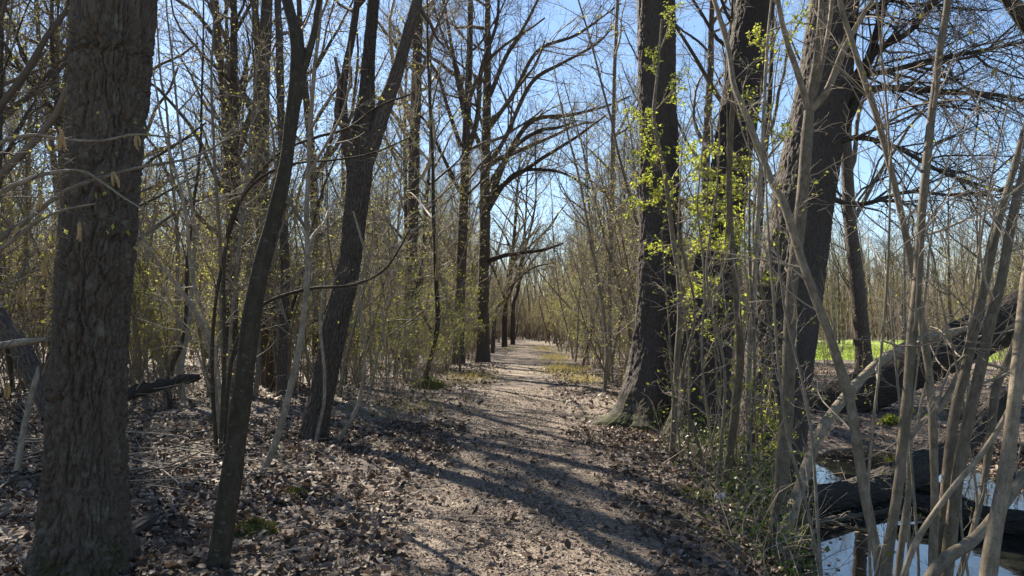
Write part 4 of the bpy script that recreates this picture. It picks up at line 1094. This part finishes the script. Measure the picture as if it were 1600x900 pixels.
u = np.linspace(0, 2 * math.pi, 12, endpoint=False); v = np.linspace(0, math.pi, 8); U, V_ = np.meshgrid(u, v)
rr = 0.05 * (1 + 0.5 * (vnoise(U * 0.9, V_ * 1.5, 4) - 0.5))
P = np.stack([1.3 * rr * np.sin(V_) * np.cos(U), rr * np.sin(V_) * np.sin(U), 0.8 * rr * np.cos(V_)], -1)
i = np.arange(7)[:, None] * 12; j = np.arange(12)[None, :]
b.add(P.reshape(-1, 3), np.stack([i + j, i + 12 + j, i + 12 + (j + 1) % 12, i + (j + 1) % 12], -1).reshape(-1, 4), 0, False)
p = ground(1125, 784); tag(link('stone', b.mesh('stone', [stone_mat()]), None, (p[0], p[1], p[2] + 0.05)), 'small whitish stone on the litter right of the path', 'stone')

def tufts(mb, x, y, h, mi, rg, spread=0.25, w=0.006):
    n = len(x); P0 = np.stack([x, y, H(x, y) - 0.01], -1)
    D = np.stack([rg.normal(0, spread, n), rg.normal(0, spread, n), np.ones(n)], -1)
    a, ar = grow(P0, D, h * (0.5 + rg.random(n)), np.full(n, w), np.full(n, w * 0.25), 4, 0.12, 0.0, rg, 0.3)
    S = np.array([1.0, 0, 0])[None, None] * ar[..., None]
    ang = rg.random(n)[:, None, None] * math.pi; S = np.concatenate([np.cos(ang) * ar[..., None], np.sin(ang) * ar[..., None], 0 * ar[..., None]], -1)
    V = np.stack([a - S, a + S], 2).reshape(-1, 3)
    i = np.arange(n)[:, None] * 8; j = np.arange(3)[None, :] * 2
    mb.add(V, np.stack([i + j, i + j + 1, i + j + 3, i + j + 2], -1).reshape(-1, 4), mi, True)
g = np.random.default_rng(44); mb = MB()
for (px, py, n, sx, sy) in ((880, 578, 1500, 0.5, 1.6), (868, 560, 1300, 0.5, 3.0), (850, 545, 1200, 0.6, 5.0), (905, 596, 500, 0.4, 1.0), (800, 545, 500, 0.5, 4), (735, 590, 600, 0.5, 1.5), (640, 640, 300, 0.5, 0.8)):
    p = ground(px, py); tufts(mb, p[0] + g.normal(0, sx, n), p[1] + g.normal(0, sy, n), 0.16, 0, g, 0.35, 0.006)
stuff('verge_grass', mb.mesh('verge_grass', [M['dry_grass']]), 'tufts of yellowing grass along the path edge')
mb = MB(); n = 15000; x = g.uniform(12, 45, n); y = 34 + 30 * g.random(n) ** 1.6; k = inside_meadow(x, y)
tufts(mb, x[k], y[k], 0.22, 0, g, 0.4, 0.02)
stuff('meadow_grass', mb.mesh('meadow_grass', [M['grass']]), 'sunlit green grass of the meadow beyond the pond')

# low green and dry undergrowth beside the path and in the wood
mb = MB()
n = 2700; y = 12 + 50 * g.random(n) ** 1.3; side = np.where(g.random(n) < 0.55, -1, 1)
x = path_x(y) + side * (1.75 + 0.02 * y + np.abs(g.normal(0, 2.6 + 0.06 * y, n)))
k = (pond_sd(x, y) > 0.25) & ~((x > 0) & (y < 15)) & ~((x < 0) & (y < 15.5)) & ~inside_meadow(x, y)
x, y = x[k], y[k]; n = len(x)
a, ar = grow(np.stack([x, y, H(x, y) - 0.05], -1), np.stack([g.normal(0, .22, n), g.normal(0, .22, n), np.ones(n)], -1), 0.5 + 1.6 * g.random(n), np.full(n, 0.006), np.full(n, 0.003), 5, 0.09, 0.03, g)
mb.tube(a, ar, 3, 0)
c, cr = spawn(a, ar, 4, 0.25, 1, 0.8, 0.3, 0.38, 3, g, 0.15, 0.02, 0.009, 0.0028); mb.tube(c, cr, 3, 1)
i = g.integers(0, len(c), 15000); mb.leaves(c[i, -1], g.normal(size=(15000, 3)), 0.045 * np.ones(15000), 2, rg=g)
stuff('undergrowth', mb.mesh('undergrowth', [M['dry'], M['twig'], M['bud']]), 'tangle of dry stalks and small shoots beside the path')
mb = MB()
n = 5200; px_ = g.uniform(1000, 1290, n); pts_ = []
ctr = [ground(a_, b_) for a_, b_ in ((1010, 655), (1060, 680), (1110, 715), (1150, 745), (1190, 770), (1205, 800), (1215, 850), (1215, 890))]
ci = g.integers(0, len(ctr), n); cc = np.array(ctr)[ci]; x = cc[:, 0] + g.normal(0, .32, n); y = cc[:, 1] + g.normal(0, .35, n)
k = pond_sd(x, y) > 0.02; x, y = x[k], y[k]; n = len(x)
z = H(x, y) + 0.55 * g.random(n) ** 2.2
mb.leaves(np.stack([x, y, z], -1), g.normal(size=(n, 3)) * [1, 1, .5], 0.042 * np.ones(n), 0, 0.7, 0.05, g)
m_ = n // 10
a, ar = grow(np.stack([x[:m_], y[:m_], H(x[:m_], y[:m_]) - 0.02], -1), np.stack([g.normal(0, .5, m_), g.normal(0, .5, m_), np.ones(m_)], -1), 0.2 + 0.7 * g.random(m_), np.full(m_, 0.004), np.full(m_, 0.002), 6, 0.2, -0.05, g)
mb.tube(a, ar, 3, 1)
stuff('ground_cover', mb.mesh('ground_cover', [M['ivy'], M['twig']]), 'low leafy growth and dry stems at the oaks beside the pond')

# ================================================================== THE WOOD BEHIND: shared shapes, one object each
def proto_hazel(seed, lf=750, ls=0.048, lm='bud'):
    rg = np.random.default_rng(seed); k = rg.integers(5, 9)
    az = rg.random(k) * 6.28; P0 = np.stack([0.12 * np.cos(az), 0.12 * np.sin(az), -0.15 + 0 * az], -1)
    D = np.stack([np.cos(az) * 0.28, np.sin(az) * 0.28, np.ones(k)], -1) + rg.normal(0, 0.1, (k, 3))
    L = rg.uniform(3.6, 6.5, k)
    a, ar = grow(P0, D, L, rg.uniform(0.016, 0.035, k), np.full(k, 0.006), 12, 0.07, 0.02, rg)
    st = []
    for q in range(k):
        b = MB(); b.tube(a[q], ar[q], 7); st.append(b.mesh('stem', [M['pole'] if rg.random() < .7 else M['hazel']]))
    b = MB()
    c, cr = spawn(a, ar, 9, 0.28, 1, 0.7, 0.25, 1.35, 7, rg, 0.14, 0.04, 0.010, 0.006); b.tube(c, cr, 4)
    d, dr = spawn(c, cr, 5, 0.15, 1, 0.75, 0.3, 0.62, 4, rg, 0.2, 0.03, 0.009, 0.0045); b.tube(d, dr, 3)
    e, er = spawn(d, dr, 2, 0.2, 1, 0.7, 0.3, 0.26, 3, rg, 0.2, 0.0, 0.009, 0.0036); b.tube(e, er, 3)
    n = lf; i = rg.integers(0, len(e), n); b.leaves(e[i, -1] + rg.normal(0, 0.02, (n, 3)), rg.normal(size=(n, 3)), ls * np.ones(n), 1, rg=rg)
    return [('stem', m) for m in st] + [('crown', b.mesh('crown', [M['twig'], M[lm]]))]
def proto_pole(seed, hgt=9.0, r=0.04, mat='pole', limbs=24, ll=1.4, lf=550):
    rg = np.random.default_rng(seed)
    a, ar = grow(np.array([[0, 0, -0.2]]), np.array([[rg.normal(0, .1), rg.normal(0, .1), 1]]), np.array([hgt]), np.array([r]), np.array([r * 0.25]), 16, 0.05, 0.02, rg)
    b0 = MB(); b0.tube(a, ar, 8)
    b = MB()
    c, cr = spawn(a, ar, limbs, 0.22, 1, 0.85, 0.25, ll, 7, rg, 0.14, 0.05, 0.011, 0.006); b.tube(c, cr, 4)
    d, dr = spawn(c, cr, 5, 0.15, 1, 0.75, 0.3, ll * 0.48, 4, rg, 0.2, 0.03, 0.009, 0.0045); b.tube(d, dr, 3)
    e, er = spawn(d, dr, 2, 0.2, 1, 0.7, 0.3, ll * 0.2, 3, rg, 0.2, 0.0, 0.009, 0.0036); b.tube(e, er, 3)
    i = rg.integers(0, len(e), lf); b.leaves(e[i, -1], rg.normal(size=(lf, 3)), 0.046 * np.ones(lf), 1, rg=rg)
    return [('trunk', b0.mesh('trunk', [M[mat]])), ('crown', b.mesh('crown', [M['twig'], M['bud']]))]
def proto_tall(seed, hgt=17.0, r=0.19, lf=1500, rm=0.0030, kk=2):
    rg = np.random.default_rng(seed)
    a, ar = grow(np.array([[0, 0, -0.3]]), np.array([[rg.normal(0, .06), rg.normal(0, .06), 1]]), np.array([hgt]), np.array([r]), np.array([r * 0.15]), 16, 0.035, 0.02, rg)
    ar[:, 0] *= 1.35
    b0 = MB(); b0.tube(a, ar, 12)
    b = MB(); crown(b, a, ar, rg, 18, 4.2, 0.25, 1.0, 8, 6, kk, 0.06, 0.8, leafn=lf, leafs=0.05, rmin=rm, rl=0.016)
    return [('trunk', b0.mesh('trunk', [M['alder']])), ('crown', b.mesh('crown', [M['twig_dark'], M['bud']]))]
HZ = [proto_hazel(300 + k) for k in range(6)]
PO = [proto_pole(320 + k, rg_h, rr_, ('pole', 'hazel', 'pole', 'smooth_dark', 'pole', 'hazel')[k]) for k, (rg_h, rr_) in enumerate(((8.5, .035), (7, .028), (10, .05), (9, .045), (6, .024), (11, .06)))]
TA = [proto_tall(340 + k, h_, r_) for k, (h_, r_) in enumerate(((17, .19), (19, .24), (15, .14)))]
def screen_x(x, y):
    d = ROT.T @ (np.array([x, y, 1.0]) - EYE); return 800 - F * d[0] / d[2]
ZONES = [(-9e9, 60, 'left of the big left oak'), (60, 250, 'behind the big left oak'), (250, 400, 'between the big left oak and the slender tree'), (400, 500, 'between the slender tree and the forked tree'),
         (500, 600, 'behind the forked tree'), (600, 690, 'between the forked tree and the great oaks'), (690, 815, 'by the great oaks left of the path'), (815, 900, 'along the right side of the path far off'),
         (900, 1000, 'left of the upright right-hand oak'), (1000, 1100, 'behind the upright right-hand oak'), (1100, 1200, 'behind the middle right-hand oak'), (1200, 1330, 'behind the thickest right-hand oak'),
         (1330, 1470, 'across the pond behind the hazel stems'), (1470, 9e9, 'across the pond at the right edge')]
def place(name, proto, x, y, rz, s, look, cat, tilt=None):
    z = next(t for a, b, t in ZONES if a <= screen_x(x, y) < b)
    far_ = 'nearby' if y < 20 else ('further back' if y < 36 else 'far back')
    lab = '%s %s, %s' % (look, z, far_)
    t = thing(name, lab, cat, (x, y, float(H(x, y))), rz, s, lab)
    if tilt: t.rotation_euler = (tilt[0], tilt[1], rz)
    for nm, me in proto: link(nm, me, t)
g = np.random.default_rng(77)
taken = []
def ok(x, y, gap):
    if pond_sd(x, y) < 0.4 or (inside_meadow(x, y) and g.random() < 0.8): return False
    if abs(x - path_x(y)) < 1.9 + 0.012 * y: return False
    if abs(x) > 3 + 0.78 * y: return False
    for (a_, b_) in taken:
        if (a_ - x) ** 2 + (b_ - y) ** 2 < gap * gap: return False
    taken.append((x, y)); return True
def fill(count, name, protos, xr, yr, power, smin, smax, gap, looks, cat, cond=None):
    k = tries = 0
    while k < count and tries < count * 40:
        tries += 1
        y = yr[0] + (yr[1] - yr[0]) * g.random() ** power
        lo, hi = xr(y); x = g.uniform(lo, hi)
        if cond and not cond(x, y): continue
        if not ok(x, y, gap): continue
        q = g.integers(len(protos)); sc_ = g.uniform(smin, smax)
        if x > 5.5 and y < 60 and name != 'tall_tree': sc_ *= 0.62
        place(name, protos[q], x, y, g.random() * 6.28, sc_, looks[q % len(looks)], cat); k += 1
LEFT = lambda y: (-(3 + 0.78 * y), -2.2 - 0.012 * y)
RIGHT = lambda y: (2.2 + 0.012 * y, 3 + 0.78 * y)
notnear = lambda x, y: not (y < 15.5 and x > -9) and not (x > -3.2 and y < 17)
TL = ['tall bare tree', 'stout tall bare tree', 'slim tall bare tree']
HL = ['thin-stemmed hazel']
PL = ['thin grey sapling', 'thin pale sapling', 'tall grey sapling', 'dark thin sapling', 'short grey sapling', 'tall pale sapling']
rc = lambda x, y: (y > 15.5 and not (x > 3.6 and y < 18) and not (x > 7 and 0.30 * y < x < 0.56 * y and y < 40 and g.random() < 0.9))
fill(44, 'tall_tree', TA, LEFT, (18, 75), 1.2, 0.8, 1.2, 1.6, TL, 'tree', lambda x, y: x < -3.5 - 0.03 * y)
fill(9, 'tall_tree', TA, lambda y: (-17, -7), (11, 20), 1.0, 0.75, 1.0, 1.8, TL, 'tree')
fill(88, 'hazel_shrub', HZ, LEFT, (11.5, 55), 1.3, 0.7, 1.2, 0.8, HL, 'shrub', notnear)
fill(150, 'bare_sapling', PO, LEFT, (11, 60), 1.3, 0.6, 1.3, 0.5, PL, 'tree', notnear)
fill(26, 'tall_tree', TA, RIGHT, (20, 85), 1.1, 0.8, 1.15, 1.8, TL, 'tree', lambda x, y: rc(x, y) and (x < 11 or y > 92 or x > 30) and x > 3 + 0.03 * y)
fill(72, 'hazel_shrub', HZ, RIGHT, (16, 62), 1.2, 0.6, 1.0, 0.8, HL, 'shrub', rc)
fill(110, 'bare_sapling', PO, RIGHT, (16, 70), 1.2, 0.6, 1.0, 0.5, PL, 'tree', rc)

LH = [proto_hazel(360 + k, 3400, 0.055, 'green') for k in range(2)]
for k, (px, Yd, s_) in enumerate(((238, 17, .6), (262, 19, .55), (215, 21, .6), (560, 21, .5), (610, 19, .45), (640, 22, .55), (695, 27, .6), (672, 23, .35), (470, 20, .6), (735, 36, .6), (930, 30, .5), (905, 40, .6), (875, 52, .8), (1085, 19, .7), (1130, 20, .75), (20, 15, .6), (330, 20, .5), (1290, 34, .5))):
    p = at(px, 515, Yd); place('leafy_shrub', LH[k % 2], p[0], p[1], g.random() * 6, s_, 'shrub in fresh yellow-green leaf', 'shrub')
k = 0
while k < 74:
    y = 30 + 75 * g.random(); sgn = -1 if g.random() < 0.5 else 1
    x = float(path_x(y)) + sgn * g.uniform(2.4, 4.5)
    if not ok(x, y, 0.6): continue
    place('arched_sapling', PO[g.integers(6)], x, y, g.random() * 6.28, g.uniform(0.8, 1.3), 'sapling bending over the path', 'tree', (g.normal(0, .08), -sgn * g.uniform(0.12, 0.5))); k += 1
TB = [proto_tall(350 + k, h_, r_, 2200, 0.0048, 3) for k, (h_, r_) in enumerate(((14, .12), (16, .15)))]
fill(60, 'tall_tree', TB, lambda y: (5, 0.8 * y), (20, 95), 1.0, 0.65, 1.05, 1.7, ['slim twiggy tree', 'taller twiggy tree'], 'tree', lambda x, y: not (x > 0.27 * y and y < 62))
for k in range(12):
    place('hazel_shrub', HZ[k % 6], g.uniform(-0.2, 4), g.uniform(82, 99), g.random() * 6, g.uniform(0.6, 1.0), 'hazel closing the far bend', 'shrub')
fill(16, 'tall_tree', TB, lambda y: (-11, -3.2), (36, 100), 1.0, 0.7, 1.1, 1.5, ['slim twiggy tree', 'taller twiggy tree'], 'tree')
fill(24, 'tall_tree', TB, LEFT, (26, 80), 1.0, 0.7, 1.1, 1.7, ['slim twiggy tree', 'taller twiggy tree'], 'tree')

# the far wood reads as one mass
far = link('far_woods', None); far['kind'] = 'stuff'; far['label'] = 'far bare woodland closing the view beyond the path and meadow'
def wood_block(seed, n=46, w=14.0):
    g = np.random.default_rng(seed); mb = MB()
    x = g.uniform(-w / 2, w / 2, n); y = g.uniform(-w / 2, w / 2, n); hh = np.where(g.random(n) < 0.5, g.uniform(10, 17, n), g.uniform(3, 9, n))
    a, ar = grow(np.stack([x, y, 0 * x - 0.4], -1), np.stack([g.normal(0, .1, n), g.normal(0, .1, n), np.ones(n)], -1), hh, 0.010 * hh, np.full(n, 0.015), 8, 0.06, 0.02, g); mb.tube(a, ar, 5, 0)
    c, cr = spawn(a, ar, 16, 0.1, 1, 0.8, 0.2, 2.2, 5, g, 0.15, 0.05, 0.010, 0.010); mb.tube(c, cr, 3, 1)
    d, dr = spawn(c, cr, 6, 0.15, 1, 0.7, 0.3, 1.0, 3, g, 0.16, 0.02, 0.008, 0.0075); mb.tube(d, dr, 3, 1)
    i = g.integers(0, len(d), 2600); mb.leaves(d[i, -1], g.normal(size=(2600, 3)), 0.11 * np.ones(2600), 2, rg=g)
    return mb.mesh('woodland', [M['pole'], M['twig'], M['bud']])
WB = [wood_block(500 + k) for k in range(2)]
def block(x, y, s=1.0):
    o = link('woodland', WB[g.integers(2)], far, (x, y, float(H(x, y))), g.random() * 6.28, s); o['kind'] = 'stuff'
for y in np.arange(64, 190, 11.0):
    for x in np.arange(-0.95 * y, 0.95 * y, 12.5):
        x_ = x + g.normal(0, 2); y_ = y + g.normal(0, 2)
        if abs(x_) < 9.5 and y_ < 93: continue
        if 4 < x_ < 95 and y_ < 98: continue
        if x_ < 0 and y_ < 75 and x_ > -30: continue
        block(x_, y_, g.uniform(0.8, 1.25))
for y in (58, 70, 82, 94, 106, 118):
    for sx in (-1, 1): block(sx * (8.5 + 0.5 * g.random()) - 0.4, y, 0.75)
